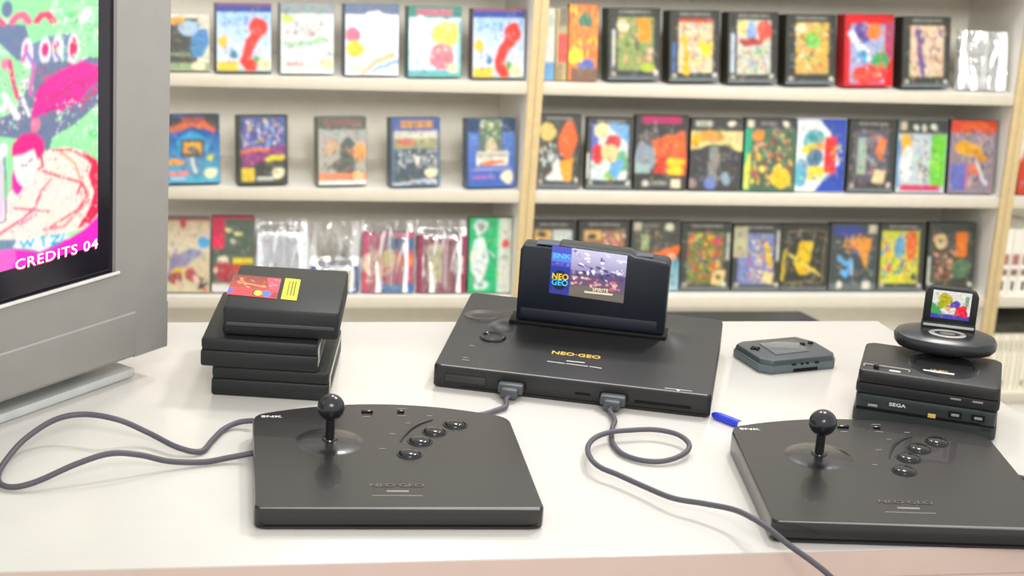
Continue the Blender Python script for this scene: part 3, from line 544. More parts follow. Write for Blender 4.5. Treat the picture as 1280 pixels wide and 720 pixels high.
def lay(x, y, top, lift=.0003, rz=0):
    """matrix lying on the sloped top at x, y"""
    e = .004
    zx = (top(x+e, y)-top(x-e, y))/(2*e); zy = (top(x, y+e)-top(x, y-e))/(2*e)
    n = Vector((-zx, -zy, 1)).normalized(); X = Vector((1, 0, zx)); X = (X-n*X.dot(n)).normalized(); Yv = n.cross(X)
    M = Matrix(((X.x, Yv.x, n.x, x), (X.y, Yv.y, n.y, y), (X.z, Yv.z, n.z, top(x, y)), (0, 0, 0, 1)))
    return M @ Matrix.Translation((0, 0, lift)) @ Matrix.Rotation(rz, 4, 'Z')

# ------------------------------------------------------------------ game console
CXY = (.5915, 2.149); CRZ = math.radians(-20.6)
YC = .04                                                   # slot centre line, behind the middle
def chump(x, y):
    d = abs(x)/.135
    wdt = .020+.012*min(1, d)**2
    g = math.exp(-((y-YC)/wdt)**2)
    along = 1/(1+math.exp((abs(x)-.118)*160))
    z = .007*g*along
    # cylindrical dip left of the slot and dish of the reset button
    z -= .0035*math.exp(-(((x+.104)/.013)**2+((y-.012)/.013)**2)**2)
    return z
me, ctop = shell(.324, .246, .0285, .0425, hump=chump, nx=130, ny=90, cr=.006)
con = empty('game_console', (CXY[0], CXY[1], TZ), CRZ, label='large flat black game console holding an upright cartridge in the middle of the table', cat='game console')
link('top_shell', me, BLK, con)
q = lambda px, py: local(CXY, CRZ, px, py, ctop)
x, y, z = q(616, 422)
MB().lathe([(0, .001), (.009, .0012), (.0125, .004), (.0145, .0048), (.016, .0035), (.0165, -.002)], 32, M=lay(x, y, ctop, -.0022)).build('reset_button', BLKG, con)
x, y, z = q(604, 395)
MB().lathe([(0, .0008), (.012, .0012), (.02, .0032), (.024, .0036), (.028, .0005)], 36, M=lay(x, y, ctop, -.0012), sy=.7).build('power_dial', mat('dial_black', '#3a3632', .35), con)
x, y, z = q(720, 444)
MB2 = None
text('NEO·GEO', .0135, PRNG, 'gold_lettering', con, lay(x, y, ctop), font_scale=(1, .95), bold=1, label='gold NEO·GEO lettering')
mb = MB()
for pa, pb_, w in (((684, 451.5), (706, 454.5), .0011), ((708, 454.5), (735, 458), .0011), ((737, 458), (752, 460.5), .0011), ((708, 451), (731, 453.5), .0016)):
    xa_, ya_, _ = q(*pa); xb_, yb_, _ = q(*pb_)
    M = lay((xa_+xb_)/2, (ya_+yb_)/2, ctop, .0001, math.atan2(yb_-ya_, xb_-xa_)); mb.box((0, 0, 0), (math.hypot(xb_-xa_, yb_-ya_), w, .0002), M=M)
mb.build('caption_lines', PRNW, con)
mb = MB()
for (px, py, ln) in ((590, 432, .006), (582, 450, .009), (582, 447, .006)):
    x, y, z = q(px, py); mb.box((0, 0, 0), (ln, .0012, .0002), M=lay(x, y, ctop, .0001))
mb.build('button_legends', PRND, con)
x, y, z = q(848, 487); mb = MB(); mb.box((0, 0, 0), (.032, .0008, .0002), M=lay(x, y, ctop, .0001)); mb.prism([(-.0025, 0), (.0025, 0), (0, -.004)][::-1], 0, .0002, M=lay(x, y-.001, ctop, .0001)); mb.build('card_arrow', PRNW, con)
yf = -.246/2-.0009
for xo in (-.0695, .0505):
    MB().box((xo, yf, .0135), (.034, .002, .010), .001).build('controller_port', DEEP, con)
MB().box((.014, yf, .0125), (.018, .002, .003), .0005).build('headphone_slot', DEEP, con)
MB().box((.108, yf, .011), (.066, .002, .0034), .0005).build('card_slot', DEEP, con)
MB().box((-.125, yf+.0002, .013), (.05, .0018, .011), .002).build('front_hatch', mat('hatch_black', '#262525', .5), con)
mb = MB(); mb.box((.015, yf+.0003, .0045), (.29, .0014, .001)); mb.build('front_seam', DEEP, con)
MB().tube([(x, -.1235, ctop(x, -.123)-.0002) for x in (-.155, -.05, .05, .158)], .0007, 8, 4).build('front_edge_highlight', EDGEG, con)  # thin strip painting the highlight along the console's front edge
# slot collar round the cartridge
MB().box((0, YC, ctop(0, YC)-.002), (.196, .038, .006), .002).build('slot_collar', DEEP, con)

# cartridge standing in the console
n = Vector((math.sin(CRZ), -math.cos(CRZ), 0)); u_ = Vector((math.cos(CRZ), math.sin(CRZ), 0))
zc = ctop(0, YC)+.0015
cc = Vector((CXY[0], CXY[1], TZ))-n*YC
cart = empty('game_cartridge', (cc.x, cc.y, TZ+zc), CRZ, label='black cartridge standing upright in the large console, blue and purple label', cat='cartridge')
HC = .1405-zc; WC = .188; TC = .031
def cart_outline(s): return s
mb = MB()
pr = [(-WC/2+.004, 0), (WC/2, 0), (WC/2, HC*.93), (WC/2-.004, HC-.002), (WC/2-.044, HC+.001), (WC/2-.05, HC+.004), (-WC/2+.052, HC+.006), (-WC/2+.047, HC+.001), (-WC/2+.008, HC+.001), (-WC/2+.004, HC-.004)]
Mx = Matrix(((1, 0, 0, 0), (0, 0, 1, 0), (0, 1, 0, 0), (0, 0, 0, 1)))
mb.prism(pr, -TC/2, TC/2, .0018, M=Mx)
mb.build('cartridge_shell', NAVY, cart)
mb = MB(); mb.box((0, -TC/2-.0004, .010), (WC*.9, .0008, .012), .0003); mb.build('grip_band', mat('grip_navy', '#0f1320', .5), cart)
mb = MB(); mb.box((-WC*.22, 0, HC+.0035), (.06, TC*.7, .001)); mb.box((WC*.25, 0, HC+.0005), (.05, TC*.5, .0008)); mb.build('top_ribs', mat('rib_grey', '#3c4654', .4), cart)
# label: sits in the plane of the front face
nimg = paint([('b', '#5a5a8c'), ('g', .26, 0, 1, .45, '#c3c0dc', '#8f88b4'), ('g', .26, .45, 1, 1, '#5a4a78', '#6a5a5c'),
  ('n', .28, .02, .98, .5, 4, 30, .05, ['#f0eef8', '#a8a0cc', '#6a5f94', '#d4cce4', '#4a3f74']),
  ('n', .28, .3, .98, .62, 8, 30, .05, ['#3c3464', '#5c4a80', '#e4dcec', '#8a7aa8', '#4a3a6a']),
  ('n', .28, .55, .98, .8, 9, 34, .045, ['#d89098', '#c8606c', '#e8b8a8', '#b05a6c', '#e0a098', '#f0d8c8']),
  ('r', .27, .82, .99, 1, '#6a625c'), ('p', [(.27, .8), (.5, .74), (.7, .84), (.5, .9), (.27, .95)], '#6e665e'),
  ('r', .86, .12, .99, .16, '#d8d4f0'),
  ('g', 0, 0, .265, 1, '#4a50b8', '#2c2f90'), ('r', 0, .15, .265, .32, '#5a78dc'), ('n', .02, .3, .26, .42, 3, 12, .02, ['#7a90e0', '#4a58c0']), ('r', 0, .42, .265, .9, '#1c2f98'),
  ('e', .135, .7, .105, .2, '#0b1020')], 92, 62, 2)
LX0, LX1, LZ0, LZ1 = -.051, .0415, .0855-zc-.001, .1465-zc-.001
fy = -TC/2-.0007
canvas('front_label', nimg, lambda u, v: Vector((LX0+u*(LX1-LX0), fy, LZ0+v*(LZ1-LZ0)+(-.003*u if True else 0))), PRINT, cart, label='blue and purple picture label')
Mv = lambda x, z, y=fy-.0003, rz=0: Matrix.Translation((x, y, z)) @ Matrix.Rotation(math.radians(90), 4, 'X') @ Matrix.Rotation(rz, 4, 'Z')
lw = LX1-LX0; lh = LZ1-LZ0
text('SNK', .0105, mat('cyan_print', '#48c0f0', .4), 'maker_lettering', cart, Mv(LX0+lw*.135, LZ0+lh*.79), font_scale=(1.1, .8), bold=1)
text('NEO', .0105, mat('yellow_print', '#f0c830', .4), 'badge_lettering', cart, Mv(LX0+lw*.135, LZ0+lh*.36), bold=1, font_scale=(.95, 1))
text('GEO', .0105, MATS['cyan_print'], 'badge_lettering', cart, Mv(LX0+lw*.135, LZ0+lh*.235), bold=1, font_scale=(.95, 1))
text('SPIRITS', .0062, mat('cream_print', '#ecdcc0', .4), 'title_lettering', cart, Mv(LX0+lw*.68, LZ0+lh*.17), bold=1)
mb = MB(); mb.box((LX0+lw*.66, fy-.0003, LZ0+lh*.105), (.035, .0003, .0022)); mb.build('title_underline', MATS['cream_print'], cart)

# ------------------------------------------------------------------ arcade sticks
SW, SD = .281, .236
SXY = (.3035, 1.812); SRZ = math.radians(-3.6)
JX = None
def shump0(x, y): return 0
_, stop0 = shell(SW, SD, .0235, .0255, nx=4, ny=4)
jx, jy, _ = local(SXY, SRZ, 412, 553, stop0)
def shump(x, y):
    d = math.hypot(x-jx, y-jy)
    z = .0035*max(0, 1-(d/.034)**2)**.6 if d < .034 else 0
    return z
me, stop = shell(SW, SD, .0235, .0262, bulge=.036, hump=shump, nx=120, ny=90, back_taper=.012)
def make_stick():
    r = empty('arcade_stick', (SXY[0], SXY[1], TZ), SRZ)
    link('housing', me, BLKS, r)
    yy = -SD/2-.0006
    MB().tube([(x, yy, stop(x, -SD/2)-.0004) for x in (-SW*.485, -SW*.2, SW*.1, SW*.485)], lambda t: .0005+.0011*t, 8, 4).build('front_edge_highlight', EDGEG, r)  # strip standing in for the edge highlight, wider to the right
    q = lambda px, py: local(SXY, SRZ, px, py, stop)
    # lever
    zt = stop(jx, jy)
    lev = MB().lathe([(.0, 0), (.0085, 0), (.0078, .0012), (.0048, .0018), (.0046, .03)], 20, c=(jx, jy, zt)).build('lever_shaft', BLKG, r)
    rb = .0143; bz = zt+.0355
    MB().lathe([(rb*math.sin(math.pi*i/18), -rb*math.cos(math.pi*i/18)) for i in range(19)], 32, c=(jx, jy, bz)).build('ball_top', mat('ball_black', '#1c1a20', .22, spec=.6), r)
    # recessed crescent
    arc = [q(*p) for p in ((500, 553), (505, 545), (514, 536), (527, 529), (541, 525))]
    mb = MB(); mb.tube([(a, b, c+.0004) for a, b, c in arc], lambda t: .0004+.0016*math.sin(math.pi*min(1, max(0, t))), 8, 6); mb.build('crescent_rim', BLK, r)
    for px, py in ((512, 568), (525, 552), (543, 540), (569, 531)):
        x, y, z = q(px, py); M = lay(x, y, stop, -.0004)
        b = MB().lathe([(.0, .0046), (.005, .0045), (.0085, .0038), (.0105, .0026), (.0112, .0008), (.0112, 0)], 28, M=M).build('action_button', BLKG, r)
        MB().lathe([(.0115, .0), (.0118, .0012), (.0132, .0013), (.0138, .0)], 28, M=M).build('button_ring', BLK2, b)
    for px, py, l in ((459, 515, .013), (501, 515, .008)):
        x, y, z = q(px, py); MB().box((0, 0, .001), (l, .005, .0026), .0012, M=lay(x, y, stop)).build('start_button', BLKG, r)
    mb = MB()
    for px, py, l in ((458, 521, .008), (502, 520, .009), (510, 529, .005), (537, 520, .006), (491, 542.5, .006), (478, 561, .006), (502, 511, .01)):
        x, y, z = q(px, py); mb.box((0, 0, 0), (l, .0012, .0002), M=lay(x, y, stop, .0002))
    mb.build('button_legends', PRND, r)
    x, y, z = q(339, 521); text('SNK', .0085, PRNW, 'maker_lettering', r, lay(x, y, stop), font_scale=(1.35, .75), bold=1)
    x, y, z = q(496, 607); text('NEO·GEO', .0125, PRNT, 'dark_lettering', r, lay(x, y, stop), font_scale=(1, .8), bold=1)
    mb = MB()
    for px, py, l, w in ((497, 614, .022, .0034), (497, 619.5, .05, .0011)):
        x, y, z = q(px, py); mb.box((0, 0, 0), (l, w, .0002), M=lay(x, y, stop, .0001))
    mb.build('caption_lines', PRND, r)
    # foot seam
    mb = MB(); mb.box((0, -SD/2-.0019, .0045), (SW*.99, .0006, .0008)); mb.build('housing_seam', DEEP, r)
    return r
def copy_tree(o, parent=None):
    c = o.copy(); COL.objects.link(c)
    if parent: c.parent = parent
    for ch in o.children: copy_tree(ch, c)
    return c
st = make_stick()
tag(st, 'black arcade joystick controller in front of the cartridge stack, left one of two', 'arcade stick', 'arcade sticks on the table')
s2 = copy_tree(st); s2.location = (.8225, 1.7435, TZ); s2.rotation_euler = (0, 0, math.radians(-7.6)); s2.scale = (1.05, 1.03, 1)
s2['label'] = 'black arcade joystick controller at the right edge, in front of the stacked small consoles'

# ------------------------------------------------------------------ cables
def zline(pts): return [at_z(x, y, TZ+z) for x, y, z in pts]
def plug(parent, px, py, name='plug'):
    x, y, z = local(CXY, CRZ, px, py, lambda a, b: .012)
    return x
rc = .0031
c1 = empty('controller_cable', (SXY[0]-.14, SXY[1], TZ), label='dark grey cable looping left of the left arcade stick and plugged into the console', cat='cable')
def world_part(name, mb, m, parent, **k):
    mb.b.transform(parent_inv(parent)); return mb.build(name, m, parent, **k)
def parent_inv(p): return (Matrix.Translation(p.location) @ Matrix.Rotation(p.rotation_euler.z, 4, 'Z')).inverted()
cr_ = lambda pts, s, ox, oy: [(ox+x/s, oy+y/s) for x, y in pts]
loop = cr_([(600, 352), (565, 356), (530, 372), (503, 398), (475, 425), (420, 415), (350, 380), (280, 350), (200, 337), (130, 350), (60, 395), (15, 445), (-4, 480), (2, 502), (35, 509), (90, 495), (180, 455), (260, 430), (330, 433), (400, 448), (480, 450), (540, 440), (602, 428)], 1.894, 0, 340)
zz = [.010, .007, .0045, .004, .004, .008, .014, .018, .019, .017, .012, .008, .006, .005, .005, .008, .014, .017, .014, .008, .0045, .006, .010]
world_part('cord', MB().tube(zline([(x, y, z if z < .0061 else .0061+(z-.0061)*(1.9 if 6 < i < 20 else 1)) for i, ((x, y), z) in enumerate(zip(loop, zz))]), rc, 10, 8), CORD, c1)
def plug_at(xo, parent, dx=0):
    """moulded plug pushed into the console's front port at local x = xo"""
    R = Matrix.Translation((CXY[0], CXY[1], TZ)) @ Matrix.Rotation(CRZ, 4, 'Z')
    mb = MB()
    mb.box((xo, yf-.008, .0125), (.030, .014, .0125), .003, M=R); mb.box((xo, yf-.018, .010), (.020, .012, .012), .003, M=R)
    world_part('plug', mb, mat('plug_grey', '#3f4347', .45), parent)
    return R @ Vector((xo, yf-.022, .008))
P = plug_at(-.0695, c1)
world_part('cord', MB().tube([P, P+Vector((-.004, -.006, -.003))]+zline([(632, 508, .005), (620, 513, .004), (606, 517.5, .004), (588, 520, .004), (560, 521, .004)]), rc, 10, 8), CORD, c1)
c2 = empty('controller_cable', (.6, 1.85, TZ), label='dark grey cable with a round loop below the console, running off the table front', cat='cable')
P = plug_at(.0505, c2)
l2 = cr_([(140, 160), (130, 190), (130, 235), (160, 275), (220, 300), (290, 308), (350, 298), (395, 275), (408, 250), (390, 225), (350, 205), (280, 193), (200, 195), (120, 203), (65, 225), (42, 260), (55, 300), (90, 330), (150, 355), (250, 400), (350, 440)], 2.88, 720, 470)
zz = [.006, .005, .004, .004, .004, .0045, .006, .008, .010, .011, .012, .012, .012, .012, .012, .013, .014, .013, .012, .012, .014]
pts = [P, P+Vector((-.003, -.004, -.002))]+zline([(x, y, z) for (x, y), z in zip(l2, zz)])+zline([(880, 629.5, .017), (917, 637, .022), (942, 648.5, .027)])
pts += [at_y(964, 663, 1.617), at_y(986, 681, 1.600), at_y(1014, 701, 1.580), at_y(1036, 719, 1.565), at_y(1056, 742, 1.56)]
q0 = pts[-1]
# beyond the frame: hangs down, then climbs back over the front edge to the right stick
endp = at_z(1262, 593.5, TZ+.012)
pts += [q0+Vector((.03, -.005, -.06)), q0+Vector((.12, -.01, -.12)), q0+Vector((.30, -.01, -.06)), Vector((1.09, 1.575, TZ+.02)), Vector((1.07, 1.64, TZ+.014)), at_z(1300, 603, TZ+.012), at_z(1280, 598, TZ+.012), endp]
world_part('cord', MB().tube(pts, rc*.95, 10, 8), CORD, c2)

# ------------------------------------------------------------------ pen
a = at_z(890, 517.5, TZ+.004); b = at_z(948, 540, TZ+.004)
pen = empty('pen', (a.x, a.y, TZ), label='blue pen on the white table between the console and the right arcade stick', cat='pen')
d = b-a
world_part('blue_cap', MB().tube([a, a+d*.08, a+d*.35, a+d*.6], lambda t: .0012+.0040*min(1, t*2.2), 14, 6), mat('blue_pen_plastic', '#2438c8', .3), pen)
world_part('barrel', MB().tube([a+d*.59, a+d*1.0], .0042, 14, 4), mat('white_pen_barrel', '#e4e4e0', .3), pen)

# ------------------------------------------------------------------ stack of black cases
def case(cx, cy, rz, W, D, z, H, label, name='cartridge_case', seam=True):
    r = empty(name, (cx, cy, TZ+z), rz, label=label, cat='case', group='black cases stacked left of the console')
    MB().box((0, 0, H*.29), (W, D, H*.56), .003).build('lower_half', BLK2, r)
    MB().box((0, .0, H*.775), (W-.001, D, H*.44), .004).build('lid', BLK2, r)
    MB().box((0, 0, H*.565), (W-.004, D-.004, .004)).build('seam', DEEP, r)
    MB().box((W/2, .0, H*.5), (.0012, D*.93, H*.66), .0004).build('paper_spine', mat('white_insert_edge', '#a8a8a0', .5), r)
    MB().box((W/2+.0006, .0, H*.5), (.0008, D*.8, H*.42), .0003).build('spine_print', BLK2, r)
    return r
HCs = .036
case(.2175, 2.137, math.radians(-11.8), .134, .165, 0, HCs, 'black plastic case at the bottom of the stack left of the console')
case(.2045, 2.139, math.radians(-11.5), .1325, .176, HCs+.0003, HCs-.001, 'black plastic case in the middle of the stack left of the console')
ct = empty('game_cartridge', (.2262, 2.141, TZ+2*HCs), math.radians(-10.8), label='black cartridge with red label and yellow sticker on top of the stack', cat='cartridge')
CW, CD, CH = .131, .166, .034
mb = MB()
mb.prism([(-CW/2, -CD/2), (CW/2, -CD/2), (CW/2, CD/2), (-CW/2, CD/2)], 0, CH, .004)
mb.build('cartridge_shell', BLK2, ct)
MB().box((0, -CD/2-.0003, CH*.42), (CW*.93, .0012, CH*.12), .0004).build('front_groove', mat('groove_grey', '#3a3c3c', .4), ct)
limg = paint([('b', '#c83440'), ('g', 0, 0, 1, .62, '#7a2420', '#a83c2c'), ('n', .05, .1, .75, .6, 4, 16, .07, ['#c8643c', '#5c1c1c', '#d88a50', '#8c2c28']), ('l', [(.15, .35), (.7, .5)], .05, '#d88c5c'), ('p', [(.7, .05), (1, .05), (1, .6), (.8, .6)], '#c8485c'), ('n', .75, .05, 1, .5, 5, 6, .05, ['#e0a0a8', '#d05060']), ('r', 0, .66, .1, .92, '#6a58b0'),
  ('e', .58, .8, .09, .15, '#2a1a1c'), ('e', .6, .8, .08, .12, '#e8d040'), ('e', .77, .8, .085, .14, '#3878c0'), ('p', [(.9, .72), (1, .7), (.98, .95), (.86, .95)], '#8c2430')], 64, 40, 2)
def tl(px, py):
    P = at_z(px, py, TZ+2*HCs+CH); return parent_inv(ct) @ P
def quad(corners, lift=.0004):
    TL, TR, BR, BL = [tl(*c) for c in corners]
    return lambda u, v: (BL*(1-u)+BR*u)*(1-v)+(TL*(1-u)+TR*u)*v+Vector((0, 0, lift-(.0)))
canvas('red_label', limg, quad([(292, 343), (352, 348), (346, 374), (283, 368)]), PRINT, ct, label='red picture label')
yimg = paint([('b', '#dce02c')]+[('r', x, .12, x+.09, .8, '#5c5c20') for x in (.3, .5, .68)]+[('r', .15, .88, .85, .92, '#7a7a24')], 22, 30, 2)
canvas('yellow_sticker', yimg, quad([(357, 348), (376, 350), (370.5, 376), (351, 374)]), PRINT, ct, label='yellow sticker')

# ------------------------------------------------------------------ hand-held console
GX, GY, GR_ = .8605, 2.169, math.radians(12.7)
gg = empty('handheld_console', (GX, GY, TZ), GR_, label='small charcoal handheld game console lying on the table right of the big console', cat='handheld console')
gw, gd, gh = .112, .080, .0175
def gout(k, dx=0):
    w, d = gw/2*k, gd/2*k; c = .012
    return [(-w+c, -d), (w-c*.6, -d), (w, -d+c*.8), (w, d-c*2), (w-c*1.2, d), (-w+c, d), (-w, d-c*.6), (-w, -d+c)]
MB().prism(gout(1), .0006, gh*.62, .001).build('lower_shell', GGM, gg)
MB().prism(gout(.985), gh*.6, gh, .0012, top=gout(.95)).build('upper_shell', GGD, gg)
g = lambda px, py: parent_inv(gg) @ at_z(px, py, TZ+gh)
s4 = [g(*p) for p in ((949, 430), (993, 425), (1012, 439), (970, 444))]
MB().prism([(v.x, v.y) for v in s4][::-1], gh+.0001, gh+.0009, .0003).build('screen', mat('grey_lcd', '#5c5f62', .15), gg)
v = g(944, 436); mb = MB(); mb.box((v.x, v.y, gh+.001), (.013, .004, .0022), .0008); mb.box((v.x, v.y, gh+.001), (.004, .013, .0022), .0008); mb.build('direction_pad', DEEP, gg)
for px, py in ((1003, 430.5), (1013, 429)):
    v = g(px, py); MB().lathe([(0, .0022), (.003, .002), (.0038, .0006), (.0038, 0)], 16, c=(v.x, v.y, gh)).build('action_button', DEEP, gg)
mb = MB()
for i, x in enumerate((-.012, .0, .008, .022)): mb.box((x, -gd/2-.0002, gh*.62), (.006 if i in (0, 3) else .004, .001, .0022), .0002)
mb.build('socket_row', DEEP, gg)
MB().box((.006, -gd/2-.0002, .003), (.036, .0012, .0042), .0006).build('connector_recess', DEEP, gg)

# ------------------------------------------------------------------ stacked small consoles
MX, MY, MR = .9695, 1.978, math.radians(-26.4)
def mdl(px, py, z): return parent_inv2 @ at_z(px, py, TZ+z)
parent_inv2 = (Matrix.Translation((MX, MY, TZ)) @ Matrix.Rotation(MR, 4, 'Z')).inverted()
mw, mdp = .164, .118
def mout(w, d, c=.008, fc=.004): return [(-w/2+fc, -d/2), (w/2-fc, -d/2), (w/2, -d/2+fc), (w/2, d/2-c), (w/2-c, d/2), (-w/2+c, d/2), (-w/2, d/2-c), (-w/2, -d/2+fc)]
LOWC = mat('teal_black_plastic', '#232b2b', .42, bump=.2, bscale=700)
lo = empty('disc_unit', (MX, MY, TZ), MR, label='low black disc unit at the bottom of the small console stack', cat='game console')
LH = .036
MB().prism(mout(mw, mdp), .0015, LH*.5, .002).build('lower_body', LOWC, lo)
MB().prism(mout(mw*.985, mdp*.985), LH*.5, LH, .003).build('upper_body', LOWC, lo)
MB().box((mw*.43, .0, LH*.62), (.018, mdp*1.0, LH*.75), .003).build('side_rail', LOWC, lo)
fy2 = -mdp/2-.0004
mb = MB(); mb.box((0, fy2+.001, LH*.5), (mw*.96, .002, .002)); mb.build('front_groove', DEEP, lo)
Mf = lambda x, z: Matrix.Translation((x, fy2-.0006, z)) @ Matrix.Rotation(math.radians(90), 4, 'X')
text('SEGA', .0062, PRNW, 'silver_lettering', lo, Mf(-.032, LH*.78), font_scale=(1.3, .9), bold=1)
MB().box((-.06, fy2-.0002, LH*.66), (.011, .001, .0032), .0003).build('eject_button', PRND, lo)
for x in (.034, .060):
    MB().box((x, fy2, LH*.74), (.015, .0014, .0075), .0005).build('socket', DEEP, lo)
    MB().box((x, fy2-.0009, LH*.74), (.009, .0008, .0032), .0003).build('socket_label', PRND, lo)
MB().box((.008, fy2-.0004, LH*.6), (.009, .001, .005), .0003).build('gold_badge', PRNG, lo)

up = empty('game_console', (MX, MY, TZ+LH+.0003), MR, label='small black console with a round top disc, above the disc unit', cat='game console')
UH = .0275
MB().prism(mout(mw, mdp*.96), 0, UH*.45, .002).build('base_shell', BLK2, up)
MB().prism(mout(mw*.99, mdp*.95), UH*.45, UH, .003, top=[(x*.985, y*.985+.0006) for x, y in mout(mw, mdp*.95)]).build('top_shell', BLK, up)
z1 = UH
U = lambda px, py, z=LH+UH: parent_inv2 @ at_z(px, py, TZ+z)
v = U(1175, 462)
MB().lathe([(0, .0012), (.034, .0012), (.036, .003), (.040, .003), (.042, .0)], 48, c=(v.x+.004, v.y+.012, z1-.0005)).build('round_disc', mat('disc_black', '#1d1d1f', .3), up)
MB().box((v.x-.001, v.y-.018, z1+.0022), (.036, .0042, .0012), .0005, M=None).build('pale_strip', PRNW, up)
# print on the disc
text('16-BIT', .0052, PRNG, 'gold_lettering', up, Matrix.Translation((v.x-.001, v.y-.0105, z1+.0016)), font_scale=(1.5, 1), bold=1)
v = U(1108, 462)
mb = MB(); mb.box((v.x, v.y+.008, z1+.0006), (.052, .003, .0012), .0003); mb.box((v.x-.026, v.y+.004, z1+.0006), (.0022, .01, .0012), .0003); mb.box((v.x+.026, v.y+.004, z1+.0006), (.0022, .01, .0012), .0003); mb.build('control_panel_rim', PRND, up)
MB().box((v.x-.012, v.y+.001, z1+.0022), (.006, .009, .0055), .001).build('volume_slider', BLKG, up)
MB().box((v.x+.010, v.y-.004, z1+.0005), (.013, .0035, .0012), .0004).build('reset_button', PRNW, up)
fy3 = -mdp*.96/2-.0006
mb = MB(); mb.box((0, -mdp*.95/2+.003, UH-.0012), (mw*.9, .001, .0008)); mb.build('edge_highlight', PRND, up)  # grey bar painting the bright highlight along the front edge
for x in (.032, .057): MB().box((x, fy3, UH*.32), (.012, .001, .0022), .0003).build('socket_label', PRND, up)

# rounded adapter on top
AX = U(1181, 428, LH+UH+.012)
ad = empty('cartridge_adapter', (0, 0, 0), label='rounded black mushroom-shaped adapter with a silver ring, on top of the small console', cat='adapter')
aw = at_z(1181, 428, TZ+LH+UH+.012)
ad.location = (aw.x, aw.y, TZ+LH+UH+.003+.0003); ad.rotation_euler = (0, 0, MR+.06)
MB().lathe([(0, 0), (.050, 0), (.057, .002), (.0605, .006), (.0612, .012), (.0585, .0165), (.050, .0195), (.038, .0208), (.026, .0212), (0, .0212)], 64, sy=.66, pw=.84, c=(0, 0, .002)).build('dome', mat('adapter_black', '#232326', .3, spec=.5), ad)
MB().box((0, 0, .0012), (.06, .04, .0024), .0005).build('foot', BLK2, ad)
MB().lathe([(.0155, .0), (.016, .0014), (.0215, .0014), (.023, 0)], 40, sy=.62, c=(.001, -.010, .0224)).build('silver_ring', METAL, ad)
MB().lathe([(0, .0006), (.015, .0004)], 32, sy=.62, c=(.001, -.010, .0226)).build('ring_centre', DEEP, ad)
mb = MB(); mb.lathe([(0, .0004), (.009, .0004), (.0095, 0)], 20, sy=.5, c=(.001, -.010, .0232)); mb.build('badge', PRND, ad)
# small cartridge
kx = Matrix.Translation(ad.location) @ Matrix.Rotation(MR+.06, 4, 'Z')
cw_ = kx @ Vector((.002, .0145, 0))
sc = empty('small_cartridge', (cw_.x, cw_.y, ad.location.z+.0195), MR+.06, label='tiny black cartridge with a colourful label standing in the mushroom adapter', cat='cartridge')
MB().box((0, 0, .006), (.064, .013, .011), .002).build('slot_base', BLK2, sc)
MB().box((0, -.0068, .0072), (.060, .0006, .0032), .0003).build('grey_stripe', mat('stripe_grey', '#b4b4b0', .4), sc)
mb = MB()
prf = [(-.0315, .011), (.0315, .011), (.0315, .046), (.028, .0515), (.018, .0545), (-.024, .0545), (-.0295, .051), (-.0315, .045)]
mb.prism(prf, -.0055, .0055, .001, M=Mx); mb.build('cartridge_shell', BLK2, sc)
simg = paint([('b', '#dcdcd8'), ('r', 0, .82, 1, 1, '#4a48a8'), ('p', [(0, .45), (.2, .6), (.3, .85), (0, .85)], '#4a9c58'), ('e', .33, .3, .18, .2, '#b8ac30'), ('e', .25, .5, .1, .15, '#98a428'), ('e', .42, .6, .1, .12, '#e0b080'), ('e', .58, .5, .13, .16, '#5a4cb0'), ('e', .55, .66, .08, .1, '#e8d8d0'), ('p', [(.6, .7), (.78, .45), (.9, .5), (.95, .85), (.6, .85)], '#d8304c'), ('e', .75, .65, .14, .13, '#e02848'), ('r', .84, .15, .93, .5, '#8a9c8c')], 44, 34, 2, warp=.013, seed=3, grain=.1)
canvas('front_label', simg, lambda u, v: Vector(((u-.5)*.0455, -.0062, .0165+v*.0345)), PRINT, sc, label='colourful cartoon label')

# ------------------------------------------------------------------ television
TO = Vector((.0893, 2.1447, TZ)); TR = math.radians(45.1)
tv = empty('television', (TO.x, TO.y, TZ), TR, label='large silver tube television at the left edge with a glowing pink and green game picture', cat='television')
TW = .80; TH = .64; zb = .035
# local: x = 0 at the right edge and negative to the left, -y towards the viewer
sx1, sz0, sx0, sz1 = -.1085, .176, -.6915, .176+.415    # picture area
bx1, bz0, bx0, bz1 = -.0865, .141, -.7135, .60         # bezel opening
# front frame in four bars with one opening, one mesh
def strip(mb, x0, x1, z0, z1, y0=0, y1=.05, bev=.003): mb.box(((x0+x1)/2, (y0+y1)/2, (z0+z1)/2), (x1-x0, y1-y0, z1-z0), bev)
mb = MB()
FT = .06
def ringquads(mb):
    t = bmesh.new()
    O = [(-TW, zb), (0, zb), (0, TH), (-TW, TH)]; I = [(bx0, bz0), (bx1, bz0), (bx1, bz1), (bx0, bz1)]
    rings = []
    rings.append([t.verts.new((x, FT, z)) for x, z in O])
    rings.append([t.verts.new((x, .004, z)) for x, z in O])
    cx, cz = -TW/2, (zb+TH)/2
    rings.append([t.verts.new((x+(.003 if x < cx else -.003), 0, z+(.003 if z < cz else -.003))) for x, z in O])
    rings.append([t.verts.new((x, 0, z)) for x, z in I])
    rings.append([t.verts.new((x, .02, z)) for x, z in I])
    for a, b in zip(rings, rings[1:]):
        for i in range(4): t.faces.new((a[i], a[(i+1) % 4], b[(i+1) % 4], b[i]))
    bmesh.ops.recalc_face_normals(t, faces=t.faces)
    for f in t.faces: f.normal_flip() if False else None
    mb.add(t)
ringquads(mb)
mb.build('front_frame', SILV, tv)
